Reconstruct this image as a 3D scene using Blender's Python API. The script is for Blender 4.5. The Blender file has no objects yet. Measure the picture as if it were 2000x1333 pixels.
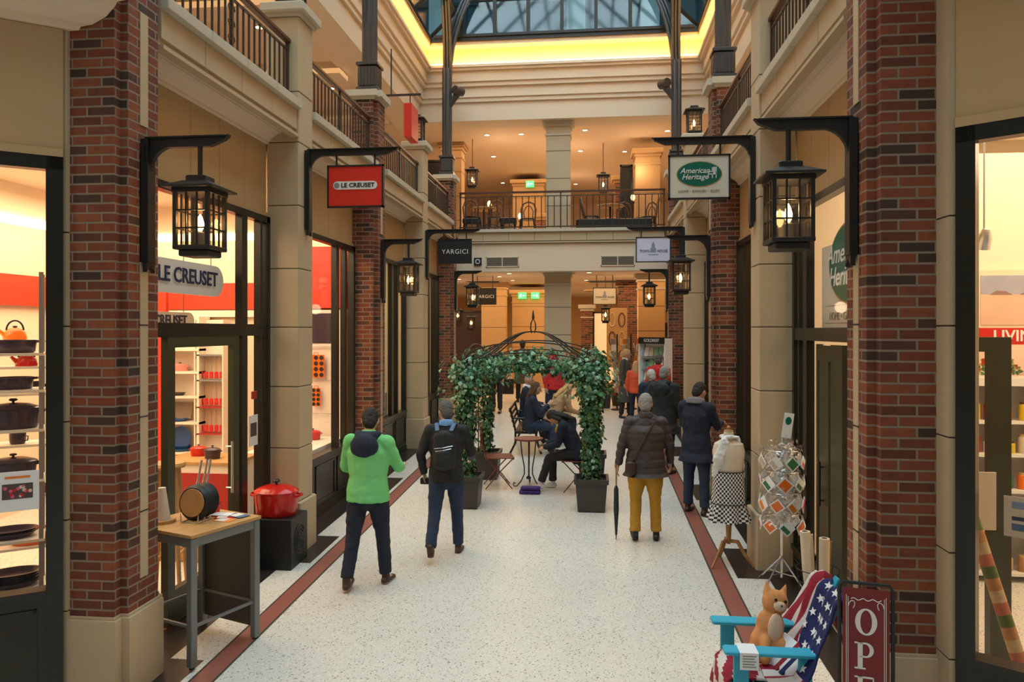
import bpy, math, random
from math import sin, cos, pi, atan, radians, sqrt, atan2
from mathutils import Vector as Vec, Matrix as Mx
random.seed(11)
SC = bpy.context.scene
COL = SC.collection
# ---------------- camera, world, large lights, exposure ----------------
YAW = atan(158/1450)
cam = bpy.data.objects.new('camera', bpy.data.cameras.new('camera'))
COL.objects.link(cam); SC.camera = cam
cam.location = (0, 0, 2.7); cam.rotation_euler = (radians(90), 0, YAW)
cam.data.lens = 26.1; cam.data.sensor_width = 36; cam.data.shift_y = -21.5/2000
cam.data.clip_start = .05; cam.data.clip_end = 200
SC.view_settings.view_transform = 'Standard'; SC.view_settings.look = 'None'
SC.view_settings.exposure = 0.07; SC.view_settings.gamma = 1; SC.view_settings.use_curve_mapping = False
W = bpy.data.worlds.new('World'); SC.world = W; W.use_nodes = True
W.node_tree.nodes['Background'].inputs[0].default_value = (.50, .72, .85, 1)
W.node_tree.nodes['Background'].inputs[1].default_value = .4
def area(name, loc, size, power, col, rot=(0, 0, 0)):
    l = bpy.data.lights.new(name, 'AREA'); l.shape = 'RECTANGLE'; l.size, l.size_y = size
    l.energy = power; l.color = col
    o = bpy.data.objects.new(name, l); o.location = loc; o.rotation_euler = rot; COL.objects.link(o); return o
def point(name, loc, power, col, r=.05):
    l = bpy.data.lights.new(name, 'POINT'); l.energy = power; l.color = col; l.shadow_soft_size = r; l.specular_factor = 0
    o = bpy.data.objects.new(name, l); o.location = loc; COL.objects.link(o); return o
DAY = (.98, .98, 1.0); WARM = (1, .78, .50); WARM2 = (1, .66, .36)
area('daylight_through_skylight', (-.75, 7.5, 14.5), (9, 17), 2600, DAY)
area('daylight_front_court', (-.75, -3.0, 9.0), (8, 6), 15, DAY, (radians(-12), 0, 0))
area('shop_light_left', (-5.6, 7.6, 4.5), (3.0, 5.5), 250, WARM)
area('shop_light_left_near', (-5.8, 3.6, 4.5), (2.5, 1.6), 75, WARM)
area('shop_light_left_far', (-5.2, 13.8, 4.5), (2.4, 4.5), 90, (1, .84, .55))
area('shop_light_right', (4.6, 7.2, 4.5), (3.6, 4.5), 190, WARM)
area('shop_light_right_near', (4.6, 4.3, 4.5), (2.0, 1.6), 45, WARM)
area('shop_light_right_far', (4.2, 13.5, 4.5), (2.5, 5), 60, WARM)
area('hall_light_ground', (-.6, 21.5, 4.05), (8, 6), 240, WARM2)
area('hall_light_ground_back', (-.6, 28, 4.05), (9, 5), 150, WARM2)
area('gallery_light_far', (-.6, 21.5, 7.7), (8, 6), 300, (1, .70, .42))
area('gallery_light_left', (-5.4, 10, 7.7), (2.0, 13), 120, WARM2)
area('gallery_light_right', (3.9, 10, 7.7), (1.6, 13), 110, WARM2)
S = .0333
def fz(y): return S*y

# ---------------- materials ----------------
M = {}
def pm(name, col, rough=.6, metal=0, em=None, es=0, noise=0, nscale=6, bump=0, bscale=40, spec=None):
    m = bpy.data.materials.new(name); m.use_nodes = True
    nt = m.node_tree; b = nt.nodes['Principled BSDF']
    b.inputs['Base Color'].default_value = (*col, 1); b.inputs['Roughness'].default_value = rough
    b.inputs['Metallic'].default_value = metal
    if spec is not None: b.inputs['Specular IOR Level'].default_value = spec
    if em: b.inputs['Emission Color'].default_value = (*em, 1); b.inputs['Emission Strength'].default_value = es
    tc = nt.nodes.new('ShaderNodeNewGeometry')
    if noise:
        n = nt.nodes.new('ShaderNodeTexNoise'); n.inputs['Scale'].default_value = nscale; n.inputs['Detail'].default_value = 5
        nt.links.new(tc.outputs['Position'], n.inputs['Vector'])
        mx = nt.nodes.new('ShaderNodeMix'); mx.data_type = 'RGBA'
        mx.inputs[6].default_value = (*[max(0, c*(1-noise)) for c in col], 1)
        mx.inputs[7].default_value = (*[min(1, c*(1+noise)) for c in col], 1)
        nt.links.new(n.outputs['Fac'], mx.inputs[0]); nt.links.new(mx.outputs[2], b.inputs['Base Color'])
    if bump:
        n = nt.nodes.new('ShaderNodeTexNoise'); n.inputs['Scale'].default_value = bscale; n.inputs['Detail'].default_value = 3
        nt.links.new(tc.outputs['Position'], n.inputs['Vector'])
        bp = nt.nodes.new('ShaderNodeBump'); bp.inputs['Strength'].default_value = bump; bp.inputs['Distance'].default_value = .01
        nt.links.new(n.outputs['Fac'], bp.inputs['Height']); nt.links.new(bp.outputs[0], b.inputs['Normal'])
    M[name] = m; return m
def ramp(nt, stops, const=False):
    r = nt.nodes.new('ShaderNodeValToRGB')
    if const: r.color_ramp.interpolation = 'CONSTANT'
    e = r.color_ramp.elements
    while len(e) < len(stops): e.new(.5)
    for i, (p, c) in enumerate(stops): e[i].position = p; e[i].color = (*c, 1)
    return r
pm('stone', (.53, .41, .26), .75, noise=.10, nscale=3)
pm('stone_cap', (.56, .50, .38), .7, noise=.08)
pm('joint', (.06, .045, .03), .9)
pm('panel', (.49, .335, .165), .6, noise=.06, nscale=1.5)
pm('plaster', (.76, .62, .46), .8)
pm('plaster_warm', (.78, .60, .44), .8)
pm('cream', (.66, .55, .40), .7, noise=.05)
pm('taupe', (.34, .27, .19), .8)
pm('steel', (.075, .075, .078), .38, .6)
pm('steel_dark', (.035, .032, .03), .45, .5)
pm('rail', (.055, .04, .032), .4, .3)
pm('frame_black', (.012, .012, .008), .3)
pm('frame_olive', (.05, .048, .022), .35)
pm('white', (.80, .76, .70), .6)
pm('pure_white', (.85, .85, .85), .5)
pm('shop_wall', (.85, .71, .54), .8)
pm('red_band', (.75, .045, .015), .4)
pm('red', (.62, .02, .01), .4)
pm('sign_red', (.72, .025, .008), .5)
pm('black', (.01, .01, .01), .5)
pm('darkgrey', (.045, .042, .04), .5)
pm('grey', (.25, .25, .25), .5)
pm('silver', (.7, .7, .72), .25, .9)
pm('wood', (.42, .20, .07), .5, noise=.3, nscale=14)
pm('wood_dark', (.12, .05, .02), .5, noise=.3, nscale=14)
pm('wood_light', (.52, .28, .10), .5, noise=.2, nscale=14)
pm('stripe_red', (.29, .10, .075), .35, noise=.12, nscale=5)
pm('inlay', (.028, .022, .02), .3, noise=.2)
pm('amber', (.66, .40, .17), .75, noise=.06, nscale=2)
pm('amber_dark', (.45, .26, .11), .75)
pm('green_sign', (.0, .13, .085), .4)
pm('gold', (.6, .42, .18), .4, .3)
pm('skin', (.58, .33, .22), .55, spec=.3)
pm('eye', (.02, .015, .01), .2)
pm('bulb', (1, .8, .5), .5, em=(1, .62, .25), es=14)
pm('candle_glow', (1, .8, .5), .5, em=(1, .55, .18), es=5)
pm('downlight_lens', (1, .9, .8), .5, em=(1, .80, .5), es=7)
pm('shop_strip', (1, .8, .5), .5, em=(1, .74, .42), es=4.5)
pm('strip_light', (1, .8, .5), .5, em=(1, .56, .12), es=19)
pm('exit_glow', (.1, .9, .3), .5, em=(.05, .85, .2), es=1.3)
pm('exit_white', (1, 1, 1), .5, em=(.7, 1, .8), es=1.0)
def glass_mat(name, tint=(1, 1, 1), gl=.08, rough=.02):
    m = bpy.data.materials.new(name); m.use_nodes = True; nt = m.node_tree; nt.nodes.clear()
    o = nt.nodes.new('ShaderNodeOutputMaterial'); t = nt.nodes.new('ShaderNodeBsdfTransparent'); g = nt.nodes.new('ShaderNodeBsdfGlossy')
    t.inputs[0].default_value = (*tint, 1); g.inputs['Roughness'].default_value = rough
    x = nt.nodes.new('ShaderNodeMixShader'); lw = nt.nodes.new('ShaderNodeLayerWeight'); pw = nt.nodes.new('ShaderNodeMath'); pw.operation = 'POWER'; pw.inputs[1].default_value = 4
    ad = nt.nodes.new('ShaderNodeMath'); ad.operation = 'MULTIPLY_ADD'; ad.inputs[1].default_value = .15; ad.inputs[2].default_value = gl; ad.use_clamp = True
    nt.links.new(lw.outputs['Facing'], pw.inputs[0]); nt.links.new(pw.outputs[0], ad.inputs[0]); nt.links.new(ad.outputs[0], x.inputs[0])
    nt.links.new(t.outputs[0], x.inputs[1]); nt.links.new(g.outputs[0], x.inputs[2]); nt.links.new(x.outputs[0], o.inputs[0])
    M[name] = m; return m
glass_mat('glass', gl=.008); glass_mat('lantern_glass', (1, .93, .8), .12, .1); glass_mat('roof_glass', (.62, .82, .88), .10, .08)
glass_mat('cellophane', (.93, .92, .9), .22, .2)
def brick_mat(name, w=.215, h=.056):
    m = bpy.data.materials.new(name); m.use_nodes = True; nt = m.node_tree; b = nt.nodes['Principled BSDF']; N = nt.nodes.new; L = nt.links.new
    g = N('ShaderNodeNewGeometry'); s = N('ShaderNodeSeparateXYZ'); L(g.outputs['Position'], s.inputs[0])
    a = N('ShaderNodeMath'); a.operation = 'ADD'; L(s.outputs[0], a.inputs[0]); L(s.outputs[1], a.inputs[1])
    c = N('ShaderNodeCombineXYZ'); L(a.outputs[0], c.inputs[0]); L(s.outputs[2], c.inputs[1])
    t = N('ShaderNodeTexBrick'); L(c.outputs[0], t.inputs['Vector']); t.inputs['Scale'].default_value = 1
    t.inputs['Brick Width'].default_value = w; t.inputs['Row Height'].default_value = h+.010
    t.inputs['Mortar Size'].default_value = .0075; t.inputs['Mortar Smooth'].default_value = .2; t.inputs['Bias'].default_value = 0
    t.inputs['Color1'].default_value = (0, 0, 0, 1); t.inputs['Color2'].default_value = (1, 1, 1, 1); t.inputs['Mortar'].default_value = (.5, .5, .5, 1)
    r = ramp(nt, [(0, (.045, .026, .017)), (.13, (.075, .034, .02)), (.2, (.12, .034, .017)), (.5, (.21, .048, .019)), (.8, (.27, .074, .028)), (1, (.15, .042, .022))])
    L(t.outputs['Color'], r.inputs[0])
    n = N('ShaderNodeTexNoise'); n.inputs['Scale'].default_value = 18; n.inputs['Detail'].default_value = 5; L(g.outputs['Position'], n.inputs['Vector'])
    hs = N('ShaderNodeHueSaturation'); L(r.outputs[0], hs.inputs['Color'])
    mr = N('ShaderNodeMapRange'); mr.inputs[3].default_value = .6; mr.inputs[4].default_value = 1.4; L(n.outputs['Fac'], mr.inputs[0]); L(mr.outputs[0], hs.inputs['Value'])
    mx = N('ShaderNodeMix'); mx.data_type = 'RGBA'; L(t.outputs['Fac'], mx.inputs[0]); L(hs.outputs[0], mx.inputs[6]); mx.inputs[7].default_value = (.27, .20, .135, 1)
    L(mx.outputs[2], b.inputs['Base Color']); b.inputs['Roughness'].default_value = .8
    inv = N('ShaderNodeMath'); inv.operation = 'SUBTRACT'; inv.inputs[0].default_value = 1; L(t.outputs['Fac'], inv.inputs[1])
    ad = N('ShaderNodeMath'); ad.operation = 'MULTIPLY_ADD'; L(n.outputs['Fac'], ad.inputs[0]); ad.inputs[1].default_value = .35; L(inv.outputs[0], ad.inputs[2])
    bp = N('ShaderNodeBump'); bp.inputs['Strength'].default_value = .8; bp.inputs['Distance'].default_value = .008; L(ad.outputs[0], bp.inputs['Height']); L(bp.outputs[0], b.inputs['Normal'])
    M[name] = m
brick_mat('brick')
def terrazzo():
    m = bpy.data.materials.new('terrazzo'); m.use_nodes = True; nt = m.node_tree; b = nt.nodes['Principled BSDF']; N = nt.nodes.new; L = nt.links.new
    g = N('ShaderNodeNewGeometry')
    v = N('ShaderNodeTexVoronoi'); v.inputs['Scale'].default_value = 100; L(g.outputs['Position'], v.inputs['Vector'])
    r = ramp(nt, [(0, (.20, .18, .16)), (.11, (.38, .35, .30)), (.17, (.68, .65, .58)), (.60, (.76, .73, .66)), (.84, (.66, .61, .53)), (.95, (.48, .43, .36)), (1, (.62, .5, .38))], True)
    L(v.outputs['Color'], r.inputs[0])
    n = N('ShaderNodeTexNoise'); n.inputs['Scale'].default_value = 1.2; n.inputs['Detail'].default_value = 4; L(g.outputs['Position'], n.inputs['Vector'])
    r2 = ramp(nt, [(.3, (.93, .93, .93)), (.7, (1, 1, 1))]); L(n.outputs['Fac'], r2.inputs[0])
    mx = N('ShaderNodeMix'); mx.data_type = 'RGBA'; mx.blend_type = 'MULTIPLY'; mx.inputs[0].default_value = 1
    L(r.outputs[0], mx.inputs[6]); L(r2.outputs[0], mx.inputs[7]); L(mx.outputs[2], b.inputs['Base Color'])
    b.inputs['Roughness'].default_value = .32; b.inputs['Specular IOR Level'].default_value = .4
    M['terrazzo'] = m
terrazzo()

# ---------------- mesh helpers ----------------
class MB:
    def __init__(s, T=None): s.v = []; s.f = []; s.k = []; s.T = T or Mx.Identity(4)
    def add(s, vs, fs, k=0, T=None):
        A = s.T @ T if T else s.T; o = len(s.v)
        s.v += [tuple(A @ Vec(p)) for p in vs]; s.f += [tuple(i+o for i in f) for f in fs]; s.k += [k]*len(fs); return s
    def box(s, x0, x1, y0, y1, z0, z1, k=0, T=None):
        vs = [(x, y, z) for z in (z0, z1) for x, y in ((x0, y0), (x1, y0), (x1, y1), (x0, y1))]
        return s.add(vs, [(3, 2, 1, 0), (4, 5, 6, 7), (0, 1, 5, 4), (1, 2, 6, 5), (2, 3, 7, 6), (3, 0, 4, 7)], k, T)
    def bevbox(s, x0, x1, y0, y1, z0, z1, b=.01, k=0, T=None):
        p = [(x0+b, y0), (x1-b, y0), (x1, y0+b), (x1, y1-b), (x1-b, y1), (x0+b, y1), (x0, y1-b), (x0, y0+b)]
        q = lambda d: [(x0+b+d, y0+d), (x1-b-d, y0+d), (x1-d, y0+b+d), (x1-d, y1-b-d), (x1-b-d, y1-d), (x0+b+d, y1-d), (x0+d, y1-b-d), (x0+d, y0+b+d)]
        e = b*.6; rows = [[(*a, z0) for a in q(e)], [(*a, z0+e) for a in p], [(*a, z1-e) for a in p], [(*a, z1) for a in q(e)]]
        vs = sum(rows, []); fs = [tuple(reversed(range(8))), tuple(range(24, 32))]
        for r in range(3):
            for i in range(8): j = (i+1) % 8; fs.append((r*8+i, r*8+j, r*8+8+j, r*8+8+i))
        return s.add(vs, fs, k, T)
    def prism(s, pts, z0, z1, k=0, T=None):
        n = len(pts); vs = [(*p, z0) for p in pts]+[(*p, z1) for p in pts]
        a = sum(pts[i][0]*pts[(i+1) % n][1]-pts[(i+1) % n][0]*pts[i][1] for i in range(n))
        fs = [tuple(reversed(range(n))), tuple(range(n, 2*n))]+[(i, (i+1) % n, n+(i+1) % n, n+i) for i in range(n)]
        if a < 0: fs = [tuple(reversed(f)) for f in fs]
        return s.add(vs, fs, k, T)
    def lathe(s, prof, c=(0, 0, 0), n=20, k=0, T=None, sy=1):
        vs = []; fs = []
        for r, z in prof: vs += [(c[0]+max(r, 1e-4)*cos(2*pi*i/n), c[1]+sy*max(r, 1e-4)*sin(2*pi*i/n), c[2]+z) for i in range(n)]
        for j in range(len(prof)-1):
            for i in range(n): i2 = (i+1) % n; fs.append((j*n+i, j*n+i2, j*n+n+i2, j*n+n+i))
        fs += [tuple(reversed(range(n))), tuple(range(len(prof)*n-n, len(prof)*n))]
        return s.add(vs, fs, k, T)
    def cyl(s, p0, p1, r0, r1=None, n=10, k=0, T=None): return s.tube([p0, p1], [r0, r1 if r1 is not None else r0], n, k, T)
    def tube(s, pts, r, n=8, k=0, T=None, ell=None, cap=False, up=None):
        P = [Vec(p) for p in pts]; m = len(P)
        R = r if isinstance(r, (list, tuple)) else [r]*m
        vs = []; fs = []; u = None
        for i in range(m):
            t = (P[min(i+1, m-1)]-P[max(i-1, 0)]).normalized()
            if u is None:
                u = Vec(up) if up else (Vec((1, 0, 0)) if abs(t.x) < .9 else Vec((0, 1, 0)))
            u = (u-t*u.dot(t)); u = u.normalized() if u.length > 1e-6 else t.orthogonal().normalized(); w = t.cross(u)
            rr = R[i]; ru, rw = rr if isinstance(rr, (tuple, list)) else (rr, rr)
            vs += [tuple(P[i]+u*ru*cos(2*pi*j/n)+w*rw*sin(2*pi*j/n)) for j in range(n)]
        for i in range(m-1):
            for j in range(n): j2 = (j+1) % n; fs.append((i*n+j, i*n+j2, i*n+n+j2, i*n+n+j))
        fs += [tuple(reversed(range(n))), tuple(range(m*n-n, m*n))]
        return s.add(vs, fs, k, T)
    def limb(s, pts, R, n=12, up=(1, 0, 0)):   # tube with rounded ends
        P = [Vec(p) for p in pts]; RR = [q if isinstance(q, (tuple, list)) else (q, q) for q in R]
        a = (P[0]-P[1]).normalized(); b = (P[-1]-P[-2]).normalized()
        pre = []; post = []
        for f, g in ((1, .12), (.85, .5), (.5, .86)):
            pre.append((P[0]+a*min(RR[0])*f, (RR[0][0]*g, RR[0][1]*g))); post.insert(0, (P[-1]+b*min(RR[-1])*f, (RR[-1][0]*g, RR[-1][1]*g)))
        Q = pre+list(zip(P, RR))+post
        return s.tube([q[0] for q in Q], [q[1] for q in Q], n, up=up)
    def sph(s, c, r, n=12, k=0, T=None):
        r = r if isinstance(r, (tuple, list)) else (r, r, r); m = max(4, n//2); pr = []
        for j in range(m+1): a = -pi/2+pi*j/m; pr.append((cos(a), sin(a)))
        A = Mx.Translation(c) @ Mx.Diagonal((r[0], r[1], r[2], 1)); A = T @ A if T else A
        return s.lathe(pr, n=n, k=k, T=A)
    def build(s, name, mats, parent=None, smooth=False):
        me = bpy.data.meshes.new(name); me.from_pydata(s.v, [], s.f); me.update()
        mats = mats if isinstance(mats, (list, tuple)) else [mats]
        for q in mats: me.materials.append(M[q] if isinstance(q, str) else q)
        if len(mats) > 1: me.polygons.foreach_set('material_index', [min(k, len(mats)-1) for k in s.k])
        if smooth:
            me.polygons.foreach_set('use_smooth', [True]*len(me.polygons))
            try: me.set_sharp_from_angle(angle=radians(40))
            except Exception: pass
        o = bpy.data.objects.new(name, me); COL.objects.link(o)
        if parent: o.parent = parent
        return o
def B(*a, **k): return MB().box(*a, **k)
def tag(o, label, cat, group=None, kind=None):
    o['label'] = label; o['category'] = cat
    if group: o['group'] = group
    if kind: o['kind'] = kind
    return o
def thing(name, label, cat, loc=(0, 0, 0), rz=0, group=None):
    o = bpy.data.objects.new(name, None); COL.objects.link(o); o.location = loc; o.rotation_euler = (0, 0, rz); o.empty_display_size = .1
    return tag(o, label, cat, group)
def struct(name, mb, mat, parent=None, smooth=False):
    o = mb.build(name, mat, parent, smooth)
    if not parent: o['kind'] = 'structure'
    return o
def dup(root, loc=None, rz=None, label=None, group=None, parent=None):
    r = root.copy(); COL.objects.link(r)
    if parent is not None: r.parent = parent
    if loc is not None: r.location = loc
    if rz is not None: r.rotation_euler = (0, 0, rz)
    if label: r['label'] = label
    if group: r['group'] = group
    for ch in [c for c in root.children]: dup(ch, parent=r)
    return r
def RZ(a): return Mx.Rotation(a, 4, 'Z')
def RX(a): return Mx.Rotation(a, 4, 'X')
def RY(a): return Mx.Rotation(a, 4, 'Y')
def TR(*p): return Mx.Translation(p)
_tc = {}
def text(s, size, mat, parent, loc, rot=(0, 0, 0), depth=.004, name='lettering', shear=0, sx=1, bold=0, spacing=1):
    c = bpy.data.curves.new('t', 'FONT'); c.body = s; c.size = size; c.extrude = depth/2; c.align_x = 'CENTER'; c.align_y = 'CENTER'
    c.shear = shear; c.offset = bold; c.space_character = spacing; c.resolution_u = 3
    t = bpy.data.objects.new('t', c); COL.objects.link(t)
    dg = bpy.context.evaluated_depsgraph_get(); me = bpy.data.meshes.new_from_object(t.evaluated_get(dg)); me.name = name
    bpy.data.objects.remove(t); bpy.data.curves.remove(c)
    me.materials.clear(); me.materials.append(M[mat])
    for p in me.polygons: p.material_index = 0
    o = bpy.data.objects.new(name, me); COL.objects.link(o); o.parent = parent; o.location = loc; o.rotation_euler = rot; o.scale = (sx, 1, 1)
    return o
FY = (radians(90), 0, 0)        # text facing -Y (towards the camera end)
# ---------------- the building ----------------
XL, XR, WL, WR = -3.18, 1.68, -3.55, 2.05
Z1 = 5.0     # gallery floor
# floor: gently rising terrazzo
def slab(name, x0, x1, y0, y1, lift, mat, ny=8, th=.0):
    vs = []; fs = []
    for i in range(ny+1):
        y = y0+(y1-y0)*i/ny; vs += [(x0, y, fz(y)+lift), (x1, y, fz(y)+lift)]
        if i: a = 2*i-2; fs.append((a, a+1, a+3, a+2))
    if th:
        n = len(vs); vs += [(x, y, z-th) for x, y, z in vs]
        fs += [(0, n, n+1, 1), (n-2, n-1, 2*n-1, 2*n-2)]
        for i in range(ny): a = 2*i; fs += [(a, a+2, n+a+2, n+a), (a+1, n+a+1, n+a+3, a+3)]
    return MB().add(vs, fs)
struct('floor', slab('floor', -9, 8, -7, 34, 0, 'terrazzo'), 'terrazzo')
k = 1
for a, b in ((-2.885, -2.715), (1.185, 1.355)):
    struct('trim_%d' % k, slab('s', a, b, -6, 20, .0035, '', th=.006), 'stripe_red'); k += 1
    for e in (a-.008, b-.008):
        struct('trim_%d' % k, slab('s', e, e+.016, -6, 20, .005, '', th=.007), 'joint'); k += 1
for yc in (1.95, 4.95, 8.0, 10.95, 13.95, 16.95):       # dark stone squares beside the piers
    for a, b in ((-3.25, -2.95), (1.42, 1.75)):
        struct('trim_%d' % k, slab('s', a, b, yc-.48, yc+.42, .003, '', ny=1, th=.005), 'inlay'); k += 1
for a, b in ((-3.62, -3.22), (1.72, 2.12)):
    struct('trim_%d' % k, slab('s', a, b, 4.7, 17.2, .002, '', th=.004), 'inlay'); k += 1

def sgn(side): return -1 if side == 'L' else 1
def mirror(side):    # local frame with +x pointing out of the corridor, into the wall
    return Mx.Translation((XL, 0, 0)) @ Mx.Diagonal((-1, 1, 1, 1)) if side == 'L' else Mx.Translation((XR, 0, 0))
class FM(MB):        # MB that keeps outward faces when its frame mirrors
    def build(s, *a, **kw):
        if s.T.determinant() < 0: s.f = [tuple(reversed(f)) for f in s.f]
        return super().build(*a, **kw)
def pier(side, y0, y1, label, w=.38, near=False):
    T = mirror(side); f = fz((y0+y1)/2); zp = f+.56; ztop = 6.12
    root = thing('brick_pier', label, 'pier', (XL if side == 'L' else XR, (y0+y1)/2, f), group='brick piers along the arcade')
    Ti = Mx.Translation(-Vec(root.location)) @ T
    # stepped corners in plan
    def plan(e=0): return [(-e, y0+.075-e), (.055-e, y0+.075-e), (.055-e, y0-e), (w+e, y0-e), (w+e, y1+e), (.055-e, y1+e), (.055-e, y1-.075+e), (-e, y1-.075+e)]
    m = FM(Ti); m.prism(plan(), zp, ztop); m.build('brick_shaft', 'brick', root)
    m = FM(Ti); m.prism(plan(.028), f-.05, zp); m.prism(plan(.012), zp, zp+.02); m.build('plinth', 'stone', root)
    m = FM(Ti); m.prism(plan(.03), ztop, ztop+.04); m.prism(plan(.075), ztop+.04, ztop+.13); m.build('capstone', 'stone_cap', root)
    yc = (y0+y1)/2; m = FM(Ti); m.box(-.006, .02, yc-.045, yc+.045, zp+.22, 3.95); m.box(-.006, .02, yc-.045, yc+.045, 4.15, 4.95); m.build('stone_inlay', 'stone', root)
    m = FM(Ti)
    for z in (1.41, 2.08, 2.73, 3.37): m.box(-.008, .02, yc-.046, yc+.046, z, z+.01)
    m.build('inlay_joint', 'joint', root)
    return root
names = {0: 'nearest', 1: 'second', 2: 'third'}
PY = [(4.72, 5.22), (10.7, 11.2), (16.7, 17.2)]
lab = {('L', 0): 'big red brick pier at the left edge, before the cookware shop door', ('L', 1): 'red brick pier behind the square red shop sign',
       ('L', 2): 'red brick pier behind the black hanging sign, left end of the balcony', ('R', 0): 'big red brick pier behind the tall OPEN sign',
       ('R', 1): 'red brick pier behind the man in the navy coat', ('R', 2): 'red brick pier by the newspaper racks, right end of the balcony'}
for i, (a, b) in enumerate(PY):
    for sd in 'LR': pier(sd, a, b, lab[(sd, i)])
def stonecol(side, y0, y1, label):
    f = fz((y0+y1)/2); zp = f+.56; T = mirror(side)
    root = thing('stone_column', label, 'column', (XL if side == 'L' else XR, (y0+y1)/2, f), group='stone columns along the arcade')
    Ti = Mx.Translation(-Vec(root.location)) @ T
    m = FM(Ti); z = zp; zs = [1.41, 2.08, 2.73, 3.37, 4.06, 4.75, 5.3, 6.12]; zs = [q for q in zs if q > zp+.1]
    for q in zs:
        m.bevbox(0, .37, y0, y1, z+.004, q-.004, .012); z = q
    m.build('shaft_block', 'stone', root)
    m = FM(Ti); m.box(.012, .36, y0+.012, y1-.012, f, 6.1); m.build('shaft_joint', 'joint', root)
    m = FM(Ti); m.bevbox(-.035, .39, y0-.035, y1+.035, f-.05, zp, .015); m.build('plinth', 'stone', root)
    m = FM(Ti); m.box(-.03, .39, y0-.03, y1+.03, 6.12, 6.16); m.bevbox(-.08, .42, y0-.08, y1+.08, 6.16, 6.26, .02); m.build('capstone', 'stone_cap', root)
    return root
CYS = [(7.78, 8.18), (13.75, 14.15)]
clab = {('L', 0): 'cream stone column beside the red casserole display', ('L', 1): 'cream stone column carrying the black hanging sign bracket, left side',
        ('R', 0): 'cream stone column behind the revolving card stand', ('R', 1): 'cream stone column carrying the white town house sign bracket'}
for i, (a, b) in enumerate(CYS):
    for sd in 'LR': stonecol(sd, a, b, clab[(sd, i)])

# gallery slab edge: coping, panels, grey band, soffit for each bay
bays = [(5.22, 7.78), (8.18, 10.7), (11.2, 13.75), (14.15, 16.7)]
def edge(side, y0, y1):
    global k
    T = mirror(side)
    m = FM(T); n = max(2, round((y1-y0)/.63)); d = (y1-y0)/n
    for i in range(n): m.box(.02, .09, y0+i*d+.004, y0+(i+1)*d-.004, 4.885, 5.1)
    m.box(.0, .09, y0, y1, 4.80, 4.83)
    m.box(.045, .09, y0, y1, 4.83, 4.885)
    struct('trim_%d' % k, m, 'stone'); k += 1
    m = FM(T)
    for i in range(n): m.bevbox(-.04, .22, y0+i*d+.002, y0+(i+1)*d-.002, 5.1, 5.19, .008)
    struct('trim_%d' % k, m, 'stone_cap'); k += 1
    m = FM(T); vs = []; prof = [(.09, 4.80), (.12, 4.86), (.20, 4.86), (.20, 4.845), (.24, 4.84), (.30, 4.80), (.34, 4.76), (.34, 4.74), (.372, 4.73)]
    for y in (y0, y1): vs += [(x, y, z) for x, z in prof]
    q = len(prof); m.add(vs, [(i, i+1, q+i+1, q+i) for i in range(q-1)]); struct('trim_%d' % k, m, 'plaster'); k += 1
for sd in 'LR':
    for a, b in bays: edge(sd, a, b)
    s = sgn(sd); T = mirror(sd)
    # brackets (curved corbels) on both cheeks of each column under the soffit
    for (a, b) in PY+CYS:
        m = FM(T); pts = [(.09, 4.6), (.37, 4.6)]
        for y in (a, b):
            arc = [(.37-.28*cos(t), 4.62+.16*sin(t)) for t in [pi/2*j/8 for j in range(9)]]
            vs = [(.37, y-.02, 4.6)]+[(x, y-.02, z) for x, z in arc]; n = len(vs); vs += [(x, y+.04, z) for x, _, z in vs]
    # gallery floor slab
    m = FM(T); m.box(.09, 3.9, 4.72, 17.3, 4.87, 5.08); struct('ceiling_gallery_'+('left' if sd == 'L' else 'right'), m, 'plaster')
    # fascia panels above the shop fronts
    m = FM(T); jm = FM(T)
    for a, b in bays:
        n = 5; d = (b-a)/n
        for i in range(n): m.box(.37, .42, a+i*d+.003, a+(i+1)*d-.003, 3.99, 4.75)
        m.box(.355, .42, a, b, 3.93, 3.985); jm.box(.385, .41, a, b, 3.9, 4.76)
    struct('wall_'+('left' if sd == 'L' else 'right'), m, 'panel'); struct('trim_%d' % k, jm, 'joint'); k += 1
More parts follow.
